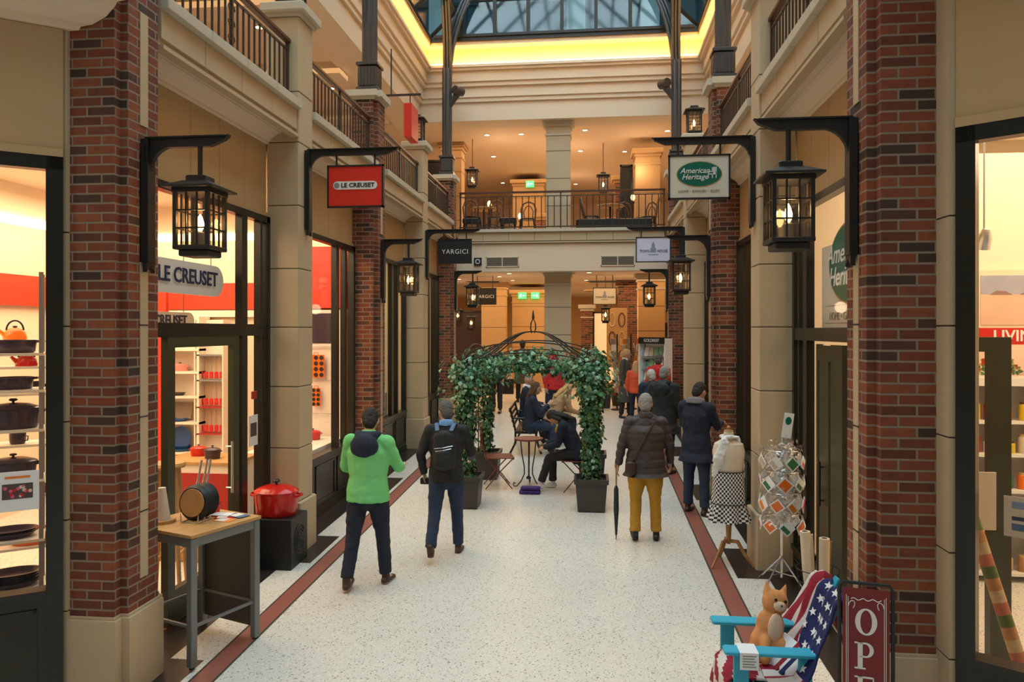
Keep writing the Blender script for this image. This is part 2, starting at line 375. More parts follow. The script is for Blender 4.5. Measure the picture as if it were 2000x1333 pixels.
# ---------------- shop fronts ----------------
wn = 1
def shopfront(p0, p1, base, ztop, mull, trans=None, sill=.78, door=None, fw=.07, col='frame_black', wfill=None, panels=True):
    """window from p0 to p1 (x, y); local x along it, y outwards behind"""
    global wn
    L = sqrt((p1[0]-p0[0])**2+(p1[1]-p0[1])**2); a = atan2(p1[1]-p0[1], p1[0]-p0[0])
    T = TR(p0[0], p0[1], 0) @ RZ(a)
    m = MB(T); D0, D1 = -.045, .045
    m.box(0, fw, D0, D1, base, ztop); m.box(L-fw, L, D0, D1, base, ztop); m.box(0, L, D0, D1, ztop-fw, ztop)
    s0 = base+(.02 if door else sill)
    for x, w in mull: m.box(x-w/2, x+w/2, D0+.008, D1-.008, base, ztop-fw)
    if trans: m.box(fw, L-fw, D0+.004, D1-.004, trans-.06, trans+.06)
    win = struct('window_%d' % wn, m, col); wn += 1
    if not door or door[0] > fw+.3 or door[1] < L-fw-.3:
        segs = [(fw, L-fw)] if not door else [q for q in ((fw, door[0]), (door[1], L-fw)) if q[1]-q[0] > .05]
        for a0, a1 in segs:
            b = MB(T); b.box(a0, a1, -.05, .05, base, base+sill); b.box(a0, a1, -.075, .06, base+sill-.035, base+sill+.012); b.box(a0, a1, -.07, .05, base, base+.12)
            n = max(1, round((a1-a0)/.7)); d = (a1-a0)/n
            for i in range(n):
                x0, x1 = a0+i*d+.05, a0+(i+1)*d-.05
                if x1-x0 < .08: continue
                for q in ((x0, x1, base+.18, base+.20), (x0, x1, base+sill-.13, base+sill-.11), (x0, x0+.02, base+.18, base+sill-.11), (x1-.02, x1, base+.18, base+sill-.11)): b.box(q[0], q[1], -.062, -.04, q[2], q[3])
            b.build('base_panel', col, win)
            MB(T).box(a0, a1, -.004, .004, base+sill, (trans or ztop)-.02).build('window_pane', 'glass', win)
    else: segs = []
    if trans: MB(T).box(fw, L-fw, -.004, .004, trans+.05, ztop-fw+.01).build('window_pane', 'glass', win)
    return win, T, L
# left bay 1: cookware shop door
shopfront((WL, 5.22), (WL, 7.78), .2, 3.93, [(1.98, .12), (2.36, .05)], 2.70, door=(.07, 1.93), sill=.35)
shopfront((WL, 8.18), (WL, 10.7), .31, 3.93, [(1.78, .12), (2.12, .06)], None, sill=.76)
shopfront((WL, 11.2), (WL, 13.75), .41, 3.93, [(1.6, .12), (1.95, .06)], None, sill=.78)
shopfront((WL, 14.15), (WL, 16.7), .51, 3.93, [(.9, .1), (1.6, .12), (2.1, .08)], None, sill=.78)
# right bays (run from far to near so that the front faces the corridor)
shopfront((WR, 7.78), (WR, 5.22), .2, 3.93, [(.42, .12), (.20, .04)], 2.66, door=(.48, 2.5), sill=.35)
shopfront((WR, 10.7), (WR, 8.18), .31, 3.93, [(.5, .12), (1.3, .1)], None, sill=.78)
shopfront((WR, 13.75), (WR, 11.2), .41, 3.93, [(.5, .12), (1.3, .1)], None, sill=.78)
shopfront((WR, 16.7), (WR, 14.15), .51, 3.93, [(.5, .12), (1.3, .1)], None, sill=.78)
# splayed shop fronts nearest the camera
ANG = radians(37)
dl = (-cos(ANG), -sin(ANG)); dr = (cos(ANG), -sin(ANG))
p0L = (WL-.04, 4.70); p1L = (p0L[0]+dl[0]*3.2, p0L[1]+dl[1]*3.2)
p0R = (WR+.06, 4.58); p1R = (p0R[0]+dr[0]*3.2, p0R[1]+dr[1]*3.2)
shopfront(p1L, p0L, .15, 3.88, [(3.2-.07-.40, .10), (1.6, .1)], None, sill=.80, fw=.10)
shopfront(p0R, p1R, .12, 3.88, [(.10+.43, .10), (1.7, .1)], None, sill=.70, fw=.10)
for q0, q1, nm, s in ((p1L, p0L, 'left', 1), (p0R, p1R, 'right', 1)):
    a = atan2(q1[1]-q0[1], q1[0]-q0[0]); T = TR(q0[0], q0[1], 0) @ RZ(a)
    m = MB(T); m.box(0, 3.2, -.03, .05, 3.93, 4.74); m.box(0, 3.2, -.05, .05, 3.87, 3.925); struct('wall_near_'+nm, m, 'panel')
    MB_ = MB(T); MB_.box(-.0, 3.2, -.02, .04, 3.85, 3.95); struct('trim_%d' % k, MB_, 'joint'); k += 1
# stone jambs between the near piers and the splayed fronts
for x0, x1, y0, y1 in ((-3.635, -3.555, 4.69, 5.15), (2.055, 2.12, 4.56, 5.15)):
    m = MB()
    for z0, z1 in ((.1, .78), (.79, 1.40), (1.41, 2.07), (2.08, 2.72), (2.73, 3.36), (3.37, 3.9)): m.box(x0, x1, y0, y1, z0, z1)
    m.box(x0, x1, y0+.004, y1, 3.9, 4.75); struct('trim_%d' % k, m, 'stone'); k += 1
    m = MB(); m.box(x0+.004, x1-.004, y0+.006, y1, .1, 4.7); struct('trim_%d' % k, m, 'joint'); k += 1
# near galleries over the splayed fronts: stepped soffit running along each front, floor slab above
for sd, p0, d, T0, yp in (('left', p0L, dl, -1, 4.715), ('right', p0R, dr, 1, 4.59)):
    n = (-d[1]*-T0*-1, 0); n = (-T0*.0, 0)
    n = (sin(ANG)*-T0*1.0, -cos(ANG))
    prof = [(-.03, 4.74), (.05, 4.745), (.06, 4.77), (.11, 4.78), (.17, 4.83), (.21, 4.90), (.22, 4.93), (.27, 4.94), (.28, 5.02), (.36, 5.03), (.36, 5.2), (-.03, 5.2)]
    A_, B_ = [], []
    for e, z in prof:
        bx, by = p0[0]+n[0]*e, p0[1]+n[1]*e; s_ = (yp-by)/(-d[1]); A_.append((bx-d[0]*s_, yp, z)); B_.append((bx+d[0]*5.5, by+d[1]*5.5, z))
    q = len(prof); fs = [(i, (i+1) % q, q+(i+1) % q, q+i) for i in range(q)]
    if T0 > 0: fs = [tuple(reversed(f)) for f in fs]
    struct('trim_%d' % k, MB().add(A_+B_, fs), 'plaster'); k += 1
    p1 = (p0[0]+d[0]*5.5, p0[1]+d[1]*5.5)
    struct('ceiling_near_'+sd, MB().prism([(p0[0], p0[1]), p1, (T0*8.9, p1[1]), (T0*8.9, p0[1]+.3), (p0[0], p0[1]+.3)], 4.76, 5.12), 'plaster')
    struct('wall_near_upper_'+sd, MB().prism([(p0[0]+T0*.5, p0[1]-.3), p1, (p1[0], p1[1]+.2), (p0[0]+T0*.5, p0[1])], 5.12, 8.0), 'stone')
# shop shells
struct('wall_shop_left_back', B(-7.6, -7.5, 1.0, 11.1, .0, 4.8), 'shop_wall')
struct('wall_shop_left_far', B(-7.6, -3.6, 10.92, 11.0, 0.2, 4.8), 'shop_wall')
struct('wall_shop_left_next', B(-6.0, -3.6, 11.05, 11.12, 0.2, 4.8), 'cream')
struct('wall_shop_left_end', B(-6.1, -6.0, 11.1, 17.1, 0.2, 4.8), 'cream')
struct('wall_shop_left_last', B(-6.1, -3.56, 17.0, 17.1, 0.2, 4.8), 'cream')
struct('ceiling_shop_left', B(-7.6, -3.62, 4.88, 17.2, 4.62, 4.7), 'shop_wall')
struct('ceiling_shop_left_near', MB().prism([(-3.72, 4.68), (-7.6, 1.76), (-7.6, 4.88), (-3.72, 4.88)], 4.62, 4.7), 'shop_wall')
struct('wall_shop_right_far', B(2.15, 7.0, 8.02, 8.1, 0.1, 4.8), 'shop_wall')
struct('wall_shop_right_end', B(7.0, 7.1, 1.0, 8.1, 0.0, 4.8), 'shop_wall')
struct('wall_shop_right_next', B(4.8, 4.9, 8.1, 17.1, 0.2, 4.8), 'amber')
struct('wall_shop_right_last', B(2.05, 4.9, 17.0, 17.1, 0.2, 4.8), 'cream')
struct('ceiling_shop_right', B(2.12, 7.1, 4.88, 17.2, 4.62, 4.7), 'shop_wall')
struct('ceiling_shop_right_near', MB().prism([(2.22, 4.58), (7.1, .92), (7.1, 4.88), (2.22, 4.88)], 4.62, 4.7), 'shop_wall')
# cross gallery at the far end
m = MB()
n = 8; d = (XR-XL)/n
for i in range(n): m.box(XL+i*d+.004, XL+(i+1)*d-.004, 17.32, 17.5, 4.79, 5.0)
m.box(XL, XR, 17.30, 17.5, 4.74, 4.77); struct('wall_balcony_front', m, 'stone')
struct('trim_%d' % k, B(XL, XR, 17.335, 17.49, 4.775, 4.99), 'joint'); k += 1
struct('trim_%d' % k, B(XL-.02, XR+.02, 17.26, 17.6, 5.0, 5.07), 'stone_cap'); k += 1
struct('wall_balcony_beam', B(XL-.05, XR+.05, 17.36, 17.75, 4.08, 4.73), 'plaster')
struct('ceiling_ground_hall', B(-9, 8, 17.5, 34, 4.2, 4.88), 'plaster_warm')
struct('floor_gallery_far', B(-9, 8, 17.52, 34, 4.9, 5.0), 'cream')
# upper ceiling with stepped mouldings round the skylight
ZC = 7.72; OX0, OX1, OYF = -3.85, 2.42, 17.3
struct('ceiling_upper_far', B(-9, 8, OYF+.7, 34, ZC+.08, 9.0), 'plaster_warm')
struct('ceiling_upper_left', B(-9, OX0-.95, 2, OYF+.3, ZC+.1, 9.0), 'plaster_warm')
struct('ceiling_upper_right', B(OX1+.95, 8, 2, OYF+.3, ZC+.1, 9.0), 'plaster_warm')
def ring(name, off, z0, z1, th, mat):
    m = MB(); x0, x1, yf = OX0-off, OX1+off, OYF+off
    m.box(x0-th, x0, 0, yf, z0, z1); m.box(x1, x1+th, 0, yf, z0, z1); m.box(x0-th, x1+th, yf, yf+th, z0, z1)
    return struct(name, m, mat)
for off, z0, z1, th in ((.30, ZC, 8.16, .7), (.24, 8.16, 8.26, .5), (.20, 8.26, 8.50, .5), (.13, 8.50, 8.60, .5), (.08, 8.60, 8.84, .5), (.0, 8.84, 8.90, .5), (-.05, 8.90, 8.96, .5)):
    ring('trim_%d' % k, off, z0, z1, th, 'plaster'); k += 1
ring('trim_%d' % k, .22, 8.96, 9.5, .1, 'plaster'); k += 1
ring('trim_%d' % k, -.02, 9.42, 9.50, .4, 'plaster'); k += 1
ring('trim_%d' % k, -.06, 9.5, 9.62, .4, 'steel_dark'); k += 1
# coffer beams on the gallery ceilings
for y in (4.95, 8.0, 10.95, 13.95, 16.95):
    struct('trim_%d' % k, B(-7.2, OX0-.95, y-.25, y+.25, ZC-.12, ZC+.12), 'plaster'); k += 1
    struct('trim_%d' % k, B(OX1+.95, 6, y-.25, y+.25, ZC-.12, ZC+.12), 'plaster'); k += 1
# upper side walls
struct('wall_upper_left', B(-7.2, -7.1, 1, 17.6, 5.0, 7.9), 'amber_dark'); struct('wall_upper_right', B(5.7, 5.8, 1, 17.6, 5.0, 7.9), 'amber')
# ends of the far hall, both floors, and the wall behind the camera
struct('wall_far_ground', B(-9, 8, 33.9, 34, 0, 4.3), 'amber'); struct('wall_far_upper', B(-9, 8, 30, 30.1, 5, 7.9), 'plaster_warm')
struct('wall_left_hall', B(-9, -8.9, 17.3, 34, 0, 7.9), 'amber'); struct('wall_right_hall', B(7.9, 8, 17.3, 34, 0, 7.9), 'amber')
struct('wall_back', B(-9, 8, -7.2, -7.1, -.4, 9), 'taupe')
struct('wall_left_court', B(-9.1, -9, -7.2, 3.2, -.4, 9), 'taupe'); struct('wall_right_court', B(8, 8.1, -7.2, 3.2, -.4, 9), 'taupe')
# hall beyond the arcade: lift block, brick and stone piers, shop walls
def block(nm, label, cat, x0, x1, y0, y1, z0, z1, mat, capm=None, group=None):
    t = thing(nm, label, cat, ((x0+x1)/2, (y0+y1)/2, z0), group=group)
    a, b = (x1-x0)/2, (y1-y0)/2
    MB().box(-a, a, -b, b, 0, z1-z0).build('shaft', mat, t)
    m = MB(); m.box(-a-.02, a+.02, -b-.02, b+.02, z1-z0-.42, z1-z0-.38); m.box(-a-.03, a+.03, -b-.03, b+.03, z1-z0-.2, z1-z0-.12); m.bevbox(-a-.09, a+.09, -b-.09, b+.09, z1-z0-.12, z1-z0, .02); m.build('capital', capm or mat, t)
    j = MB()
    z = .68
    while z < z1-z0-.5: j.box(-a-.002, a+.002, -b-.002, b+.002, z, z+.012); z += .66
    j.build('joint', 'joint', t); return t
block('stone_pillar', 'large square stone pillar under the balcony, behind the climbing arch', 'pillar', -1.15, -.53, 17.8, 18.35, .58, 4.2, 'stone', 'stone_cap')
block('stone_pillar', 'tall square stone pillar standing behind the café balcony railing', 'pillar', -1.12, -.54, 17.85, 18.35, 5.0, 7.8, 'stone', 'stone_cap')
block('lift_block', 'amber panelled wall block below two green exit signs', 'wall', -2.62, -1.58, 24.1, 26, .8, 4.0, 'amber')
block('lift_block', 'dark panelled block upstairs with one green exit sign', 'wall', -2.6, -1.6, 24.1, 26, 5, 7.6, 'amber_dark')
block('stone_pier', 'amber stone pier left of the lift block, under the ceiling', 'pillar', -3.5, -2.75, 23.2, 23.8, .78, 4.2, 'amber')
block('brick_pier', 'brown brick pier just right of the stone pillar downstairs', 'pier', -.52+.15, .0, 23.6, 24.2, .8, 3.5, 'brick', 'stone_cap')
block('brick_pier', 'brown brick pier behind the cream hanging sign', 'pier', .78, 1.35, 22.6, 23.2, .78, 4.2, 'brick')
block('stone_pier', 'olive stone pier behind the far right lantern', 'pillar', 1.2, 1.9, 20.0, 20.5, .67, 4.2, 'amber', 'stone_cap')
block('stone_pier', 'amber stone pier between the far right lantern and the brick pier', 'pillar', 2.05, 2.6, 19.0, 19.5, .63, 4.2, 'amber')
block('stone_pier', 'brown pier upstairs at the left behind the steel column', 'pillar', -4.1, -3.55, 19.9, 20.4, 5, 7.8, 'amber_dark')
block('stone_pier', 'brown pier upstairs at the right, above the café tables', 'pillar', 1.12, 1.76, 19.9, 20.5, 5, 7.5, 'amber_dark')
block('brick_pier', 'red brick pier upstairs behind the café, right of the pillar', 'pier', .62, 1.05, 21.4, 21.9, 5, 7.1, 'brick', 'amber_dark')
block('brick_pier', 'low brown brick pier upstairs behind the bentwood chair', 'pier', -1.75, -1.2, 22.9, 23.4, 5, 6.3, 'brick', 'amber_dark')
# lit and dark shop openings in the far hall
def pane(nm, label, cat, x0, x1, y, z0, z1, mat, fr='frame_black'):
    t = thing(nm, label, cat, ((x0+x1)/2, y, z0)); a = (x1-x0)/2; h = z1-z0
    m = MB(); f = .05
    m.box(-a, -a+f, -.04, .04, 0, h); m.box(a-f, a, -.04, .04, 0, h); m.box(-a, a, -.04, .04, h-f, h); m.build('frame', fr, t)
    MB().box(-a+f, a-f, 0, .02, 0, h-f).build('backing', mat, t); return t
pm('lit_cream', (.9, .7, .4), .7, em=(1, .68, .32), es=.55)
pm('far_shop', (.09, .055, .05), .6)
pane('shop_window', 'bright cream shop window beyond the stone pillar, right', 'window', .0, .75, 24.6, .82, 3.3, 'lit_cream')
pane('shop_window', 'dark shop window at the far left under the second black sign', 'window', -5.2, -3.55, 24.5, .8, 3.35, 'far_shop')
pane('shop_window', 'narrow dark shop opening behind the far right lantern', 'window', 1.75, 2.1, 20.9, .7, 2.9, 'black')
pane('shop_window', 'tall dark shop opening right of the brown brick pier', 'window', 1.38, 1.62, 22.6, .75, 4.0, 'black')
pane('shop_window', 'dark shop opening upstairs at the left behind the lantern', 'window', -5.0, -4.1, 20.6, 5.0, 7.5, 'black')
pane('shop_window', 'dark tall opening upstairs right of the café', 'window', .75, 1.1, 20.9, 5.0, 7.3, 'black')
# skylight: glazed roof and gable end
m = MB(); g = MB()
RXc = (OX0+OX1)/2; ZR = 12.6; ZE = 9.6; YG = 17.25
def roofp(x): return ZR-(ZR-ZE)*abs(x-RXc)/((OX1-OX0)/2)
for i in range(9):
    x = OX0+(OX1-OX0)*i/8; w = .04 if i not in (0, 8) else .06
    m.box(x-w, x+w, YG-.06, YG+.06, ZE, roofp(x))
for z in (9.62, 10.45, 11.3): m.box(OX0+.1+(z-ZE)*1.02, OX1-.1-(z-ZE)*1.02, YG-.05, YG+.05, z-.03, z+.03)
for y in [1.5+1.575*j for j in range(11)]:
    for sx in (-1, 1):
        m.tube([(RXc+sx*(OX1-OX0)/2, y, ZE), (RXc, y, ZR)], .05, 4)
for f in (0, .2, .4, .6, .8):
    for sx in (-1, 1): m.box(RXc+sx*(1-f)*(OX1-OX0)/2-.03, RXc+sx*(1-f)*(OX1-OX0)/2+.03, 1, YG, ZE+f*(ZR-ZE)-.03, ZE+f*(ZR-ZE)+.05)
m.box(RXc-.06, RXc+.06, 1, YG, ZR-.05, ZR+.1)
sk = struct('window_skylight', m, 'steel_dark')
g.add([(OX0, YG, ZE), (OX1, YG, ZE), (RXc, YG, ZR)], [(0, 1, 2)])
for sx in (-1, 1):
    xe = RXc+sx*(OX1-OX0)/2; g.add([(xe, 1, ZE), (xe, YG, ZE), (RXc, YG, ZR), (RXc, 1, ZR)], [(0, 1, 2, 3)])
g.build('window_pane', 'roof_glass', sk)
# glazed office block outside, seen through the gable
pm('office_glass', (.05, .13, .16), .25); pm('office_pale', (.48, .66, .66), .6); pm('office_dark', (.05, .085, .10), .4)
t = thing('office_building', 'tall teal glass office building seen through the skylight gable', 'building', (-1, 27, 9.2))
MB().box(-12, 12, 0, 4, -.1, 22).build('facade_glass', 'office_glass', t)
for x in (-4.6, -.1+.5, 3.0, 7.0, -9): MB().box(x-.33, x+.33, -.5, .2, 0, 22).build('facade_column', 'office_pale', t)
m = MB()
for z in [1.2+2.1*i for i in range(10)]: m.box(-12, 12, -.14, .02, z, z+.16)
for x in [-11+1.05*i for i in range(22)]: m.box(x-.04, x+.04, -.1, .02, 0, 22)
m.build('facade_grid', 'office_dark', t)
m = MB()
for x in (-7, -3, .8, 4.6):
    for s in (-1, 1): m.tube([(x-s*1.5, -.35, 0), (x+s*1.5, -.35, 4.2)], .07, 6)
m.build('facade_brace', 'office_pale', t)
# ---------------- cove lighting behind the lip ----------------
for nm, a, b, c, d2, lb in (('cove_light', OX0-.2, OX0-.06, 3, OYF, 'warm light strip hidden in the left skylight cove'), ('cove_light', OX1+.06, OX1+.2, 3, OYF, 'warm light strip hidden in the right skylight cove'), ('cove_light', OX0, OX1, OYF+.06, OYF+.2, 'warm light strip hidden in the far skylight cove')):
    o = MB().box(a, b, c, d2, 8.97, 9.02).build(nm, 'strip_light', None); tag(o, lb, 'light')
# ---------------- railings ----------------
pm('rail_rust', (.10, .04, .025), .4, .3)
def railing(label, x, y0, y1, along='y', z=5.19, top=5.87, step=.115, scroll=True):
    L = abs(y1-y0); T = TR(x, y0, z) @ RZ(pi/2) if along == 'y' else TR(y0, x, z)
    t = thing('railing', label, 'railing', (x, y0, z) if along == 'y' else (y0, x, z), pi/2 if along == 'y' else 0)
    h = top-z
    m = MB(); m.bevbox(0, L, -.035, .035, h-.045, h, .012); m.build('handrail', 'rail_rust', t)
    m = MB(); m.box(0, L, -.012, .012, h-.13, h-.11); m.box(0, L, -.016, .016, .05, .075)
    for x0 in (.03, L/2, L-.03): m.box(x0-.015, x0+.015, -.015, .015, 0, h-.04)
    m.build('rail_frame', 'rail', t)
    n = int(L/step)-1; me = None; c = L/2
    for i in range(n):
        bx = (i+1)*L/(n+1)
        if abs(bx-c) < .06: continue
        if me is None:
            o = MB().tube([(0, 0, .07), (0, 0, h-.115)], .011, 6).build('baluster', 'rail', t); me = o.data
        else:
            o = bpy.data.objects.new('baluster', me); COL.objects.link(o); o.parent = t
        o.location = (bx, 0, 0)
    if scroll:
        m = MB()
        for zc in (.18, .32, .46):
            for s in (-1, 1):
                pts = [(c+s*.045*(1-q*.055)*cos(q*.8)+s*.02, 0, zc+.05*(1-q*.055)*sin(q*.8)) for q in range(12)]
                m.tube(pts, .006, 5)
        m.build('scroll_panel', 'rail', t)
    return t
bn = ['nearest the camera', 'between the first stone column and the second brick pier', 'between the second brick pier and second stone column', 'at the far end next to the balcony']
for sd, X in (('left', XL-.12), ('right', XR+.12)):
    for i, (a, b) in enumerate(bays): railing('iron gallery railing, %s, %s' % (sd, bn[i]), X, a, b)
railing('long dark iron railing across the café balcony at the far end', 17.42, XL+.02, XR-.02, 'x', 5.07, 5.97, .15, scroll=False)
# ---------------- steel columns and arches ----------------
def rib(t, pts, r):
    m = MB()
    for dx in (-.07, 0, .07): m.tube([(p[0]+dx, p[1]+.02*(dx == 0), p[2]) for p in pts], r*1.35, 6)
    return m.build('arch_rib', 'steel', t, True)
for sd, yc, lb in (('L', 10.95, 'dark steel column on the left brick pier above the red shop sign'), ('R', 10.95, 'dark steel column on the right brick pier at the top of the picture'),
                   ('L', 16.95, 'slim dark steel column at the left end of the balcony, branching into arches'), ('R', 16.95, 'slim dark steel column at the right end of the balcony, branching into arches')):
    X = XL-.18 if sd == 'L' else XR+.18; s = 1 if sd == 'L' else -1
    t = thing('steel_column', lb, 'column', (X, yc, 6.25), group=None)
    m = MB(); m.bevbox(-.17, .17, -.17, .17, 0, .10, .02); m.bevbox(-.145, .145, -.145, .145, .10, .42, .03); m.bevbox(-.17, .17, -.17, .17, .42, .47, .015)
    for i in range(5):
        for q in (-.148, .148): m.box(-.11+i*.05, -.095+i*.05, q-.006, q+.006, .13, .39); m.box(q-.006, q+.006, -.11+i*.05, -.095+i*.05, .13, .39)
    m.build('base', 'steel', t)
    m = MB(); hh = 2.5
    n = 20; vs = []
    pr = [((.115 if j % 2 else .098)*cos(2*pi*j/n), (.115 if j % 2 else .098)*sin(2*pi*j/n)) for j in range(n)]
    m.prism(pr, .45, hh); m.build('shaft', 'steel', t)
    # arches: across the court and along it
    W2 = (XR+.18)-(XL-.18)
    rib(t, [(s*(W2/2)*(1-cos(a)), 0, hh-.3+3.4*sin(a)) for a in [pi/2*j/14 for j in range(15)]], .03)
    dy = -3.0
    rib(t, [(s*.1*sin(a), dy*(1-cos(a)), hh-.3+3.3*sin(a)) for a in [pi/2*j/12 for j in range(13)]], .03)
    if yc > 12:
        m = MB(); m.tube([(0, -.02, 1.55), (s*.12, -.02, 1.72), (s*.26, -.02, 1.95)], [.06, .06, .09], 8)
        m.tube([(s*.20, -.12, 1.98), (s*.34, .08, 1.98)], .10, 12); m.build('floodlight', 'steel', t, True)
# ---------------- lanterns ----------------
def lantern_body(t, cx, z, a=.118, h=.40, lit=True):
    """cage hanging with its roof underside at height z"""
    m = MB(TR(cx, 0, 0))
    m.bevbox(-a*.62, a*.62, -a*.62, a*.62, z+.055, z+.10, .01)
    m.add([(x*q, y*q, zz) for q, zz in ((a*1.55, z+.012), (a*.72, z+.06)) for x, y in ((-1, -1), (1, -1), (1, 1), (-1, 1))], [(3, 2, 1, 0), (4, 5, 6, 7), (0, 1, 5, 4), (1, 2, 6, 5), (2, 3, 7, 6), (3, 0, 4, 7)])
    m.box(-a*1.55, a*1.55, -a*1.55, a*1.55, z, z+.014); m.box(-a*1.15, a*1.15, -a*1.15, a*1.15, z-.03, z)
    m.build('lantern_roof', 'steel_dark', t)
    m = MB(TR(cx, 0, 0)); zb = z-h
    for x in (-1, 1):
        for y in (-1, 1): m.box(x*a-.013, x*a+.013, y*a-.013, y*a+.013, zb, z-.02)
    for q in (-a/3, a/3):
        for s in (-1, 1): m.box(q-.005, q+.005, s*a-.006, s*a+.006, zb, z-.02); m.box(s*a-.006, s*a+.006, q-.005, q+.005, zb, z-.02)
    for zz in (z-.02-h*.33, z-.02-h*.64):
        for s in (-1, 1): m.box(-a, a, s*a-.006, s*a+.006, zz-.005, zz+.005); m.box(s*a-.006, s*a+.006, -a, a, zz-.005, zz+.005)
    m.build('cage', 'steel_dark', t)
    m = MB(TR(cx, 0, 0)); m.bevbox(-a*1.14, a*1.14, -a*1.14, a*1.14, zb-.025, zb+.005, .008); m.bevbox(-a*.9, a*.9, -a*.9, a*.9, zb-.07, zb-.025, .01); m.build('lantern_base', 'steel_dark', t)
    b = a-.008; m = MB(TR(cx, 0, 0)); m.add([(x*b, y*b, zz) for zz in (zb, z-.03) for x, y in ((-1, -1), (1, -1), (1, 1), (-1, 1))], [(0, 1, 5, 4), (1, 2, 6, 5), (2, 3, 7, 6), (3, 0, 4, 7)]); m.build('lantern_glass', 'lantern_glass', t)
    m = MB(TR(cx, 0, 0)); m.lathe([(.03, zb), (.03, zb+.10), (.02, zb+.11)], n=10); m.build('lamp_holder', 'grey', t)
    MB(TR(cx, 0, 0)).lathe([(.008, zb+.11), (.024, zb+.14), (.026, zb+.17), (.015, zb+.21), (.003, zb+.235)], n=10).build('bulb', 'bulb' if lit else 'grey', t, True)
def bracket(t, L):
    m = MB()
    m.box(-.0, .055, -.045, .045, -.86, .015); m.box(.0, .035, -.055, .055, -.86, -.02)
    m.add([(0.02, y, z) for y, z in ((-.05, -.86), (.05, -.86), (.05, -.93), (0, -.88), (-.05, -.93))]+[(.05, y, z) for y, z in ((-.05, -.86), (.05, -.86), (.05, -.93), (0, -.88), (-.05, -.93))], [(4, 3, 2, 1, 0), (5, 6, 7, 8, 9), (0, 1, 6, 5), (1, 2, 7, 6), (2, 3, 8, 7), (3, 4, 9, 8), (4, 0, 5, 9)])
    pts = [(.03, -.045), (.03, .02), (L-.09, .02), (L, .035), (L-.03, .0), (L-.14, -.045)]
    m.add([(x, y, z) for y in (-.022, .022) for x, z in pts], [(0, 1, 2, 3, 4, 5), (11, 10, 9, 8, 7, 6)]+[(i, i+6, (i+1) % 6+6, (i+1) % 6) for i in range(6)])
    m.box(.03, L-.02, -.045, .045, .018, .028)
    arc = [(.055, -.04)]+[(.055+.17*(1-cos(q)), -.04-.17*(1-sin(q))) for q in [pi/2*j/7 for j in range(7, -1, -1)]]
    n = len(arc); m.add([(x, y, z) for y in (-.02, .02) for x, z in arc], [tuple(range(n)), tuple(reversed(range(n, 2*n)))]+[(i, i+n, (i+1) % n+n, (i+1) % n) for i in range(n)])
    m.build('bracket', 'steel_dark', t)
def wall_lantern(label, side, y, z=4.04, L=.64, cx=.42):
    t = thing('hanging_lantern', label, 'lantern', (XL if side == 'L' else XR, y, z), 0 if side == 'L' else pi, 'lanterns on iron brackets')
    bracket(t, L)
    MB().tube([(cx, 0, 0), (cx, 0, -.28)], .017, 8).build('hanger_rod', 'steel_dark', t)
    lantern_body(t, cx, -.355)
    return t
LP = [('black lantern hanging by the cookware shop door on the nearest left pier', 'L', 4.98), ('black lantern hanging on the nearest right pier, before the green oval sign', 'R', 4.98),
      ('black lantern on the second left pier, below the red sign', 'L', 10.95), ('black lantern on the second right pier, above the man in navy', 'R', 10.95),
      ('black lantern on the third left pier, in front of the second black sign', 'L', 16.95), ('black lantern on the third right pier, above the newspaper racks', 'R', 16.95)]
for lb, sd, y in LP:
    wall_lantern(lb, sd, y)
    point('lantern_light', ((XL+.42 if sd == 'L' else XR-.42), y, 4.04-.56), 5, (1, .62, .28), .03)
def post_lantern(label, x, y, z=6.26, s=1.0, lit=False):
    t = thing('post_lantern', label, 'lantern', (x, y, z), 0, 'lanterns on column caps')
    lantern_body(t, 0, .46, .115, .38, lit); return t
post_lantern('square lantern on the left stone column cap at the top edge', XL-.17, 7.98)
post_lantern('square lantern on the further left stone column cap, over the railing', XL-.17, 13.95)
post_lantern('square lantern on the further right stone column cap', XR+.17, 13.95, lit=True)
for lb, x, y, z in (('small lantern upstairs at the left behind the balcony', -3.2, 19.6, 6.95), ('small lantern upstairs right of the stone pillar', .28, 20.4, 6.9)):
    t = thing('hanging_lantern', lb, 'lantern', (x, y, z)); lantern_body(t, 0, 0); m = MB().tube([(0, 0, .1), (0, 0, ZC+.08-z)], .01, 6).build('hanger_rod', 'steel_dark', t)
for lb, x, y, z in (('small lantern below the cream hanging sign in the far hall', .35, 20.9, 3.3), ('tiny globe lantern at the far left, upper one', -4.45, 24.2, 3.35), ('tiny lantern at the far left before the dark window', -3.95, 23.9, 3.1), ('tiny lantern right of the far dark window', -3.85, 23.3, 3.1)):
    t = thing('hanging_lantern', lb, 'lantern', (x, y, z)); lantern_body(t, 0, 0, .10, .34); MB().tube([(0, 0, .1), (0, 0, 4.2-z)], .008, 6).build('hanger_rod', 'steel_dark', t)
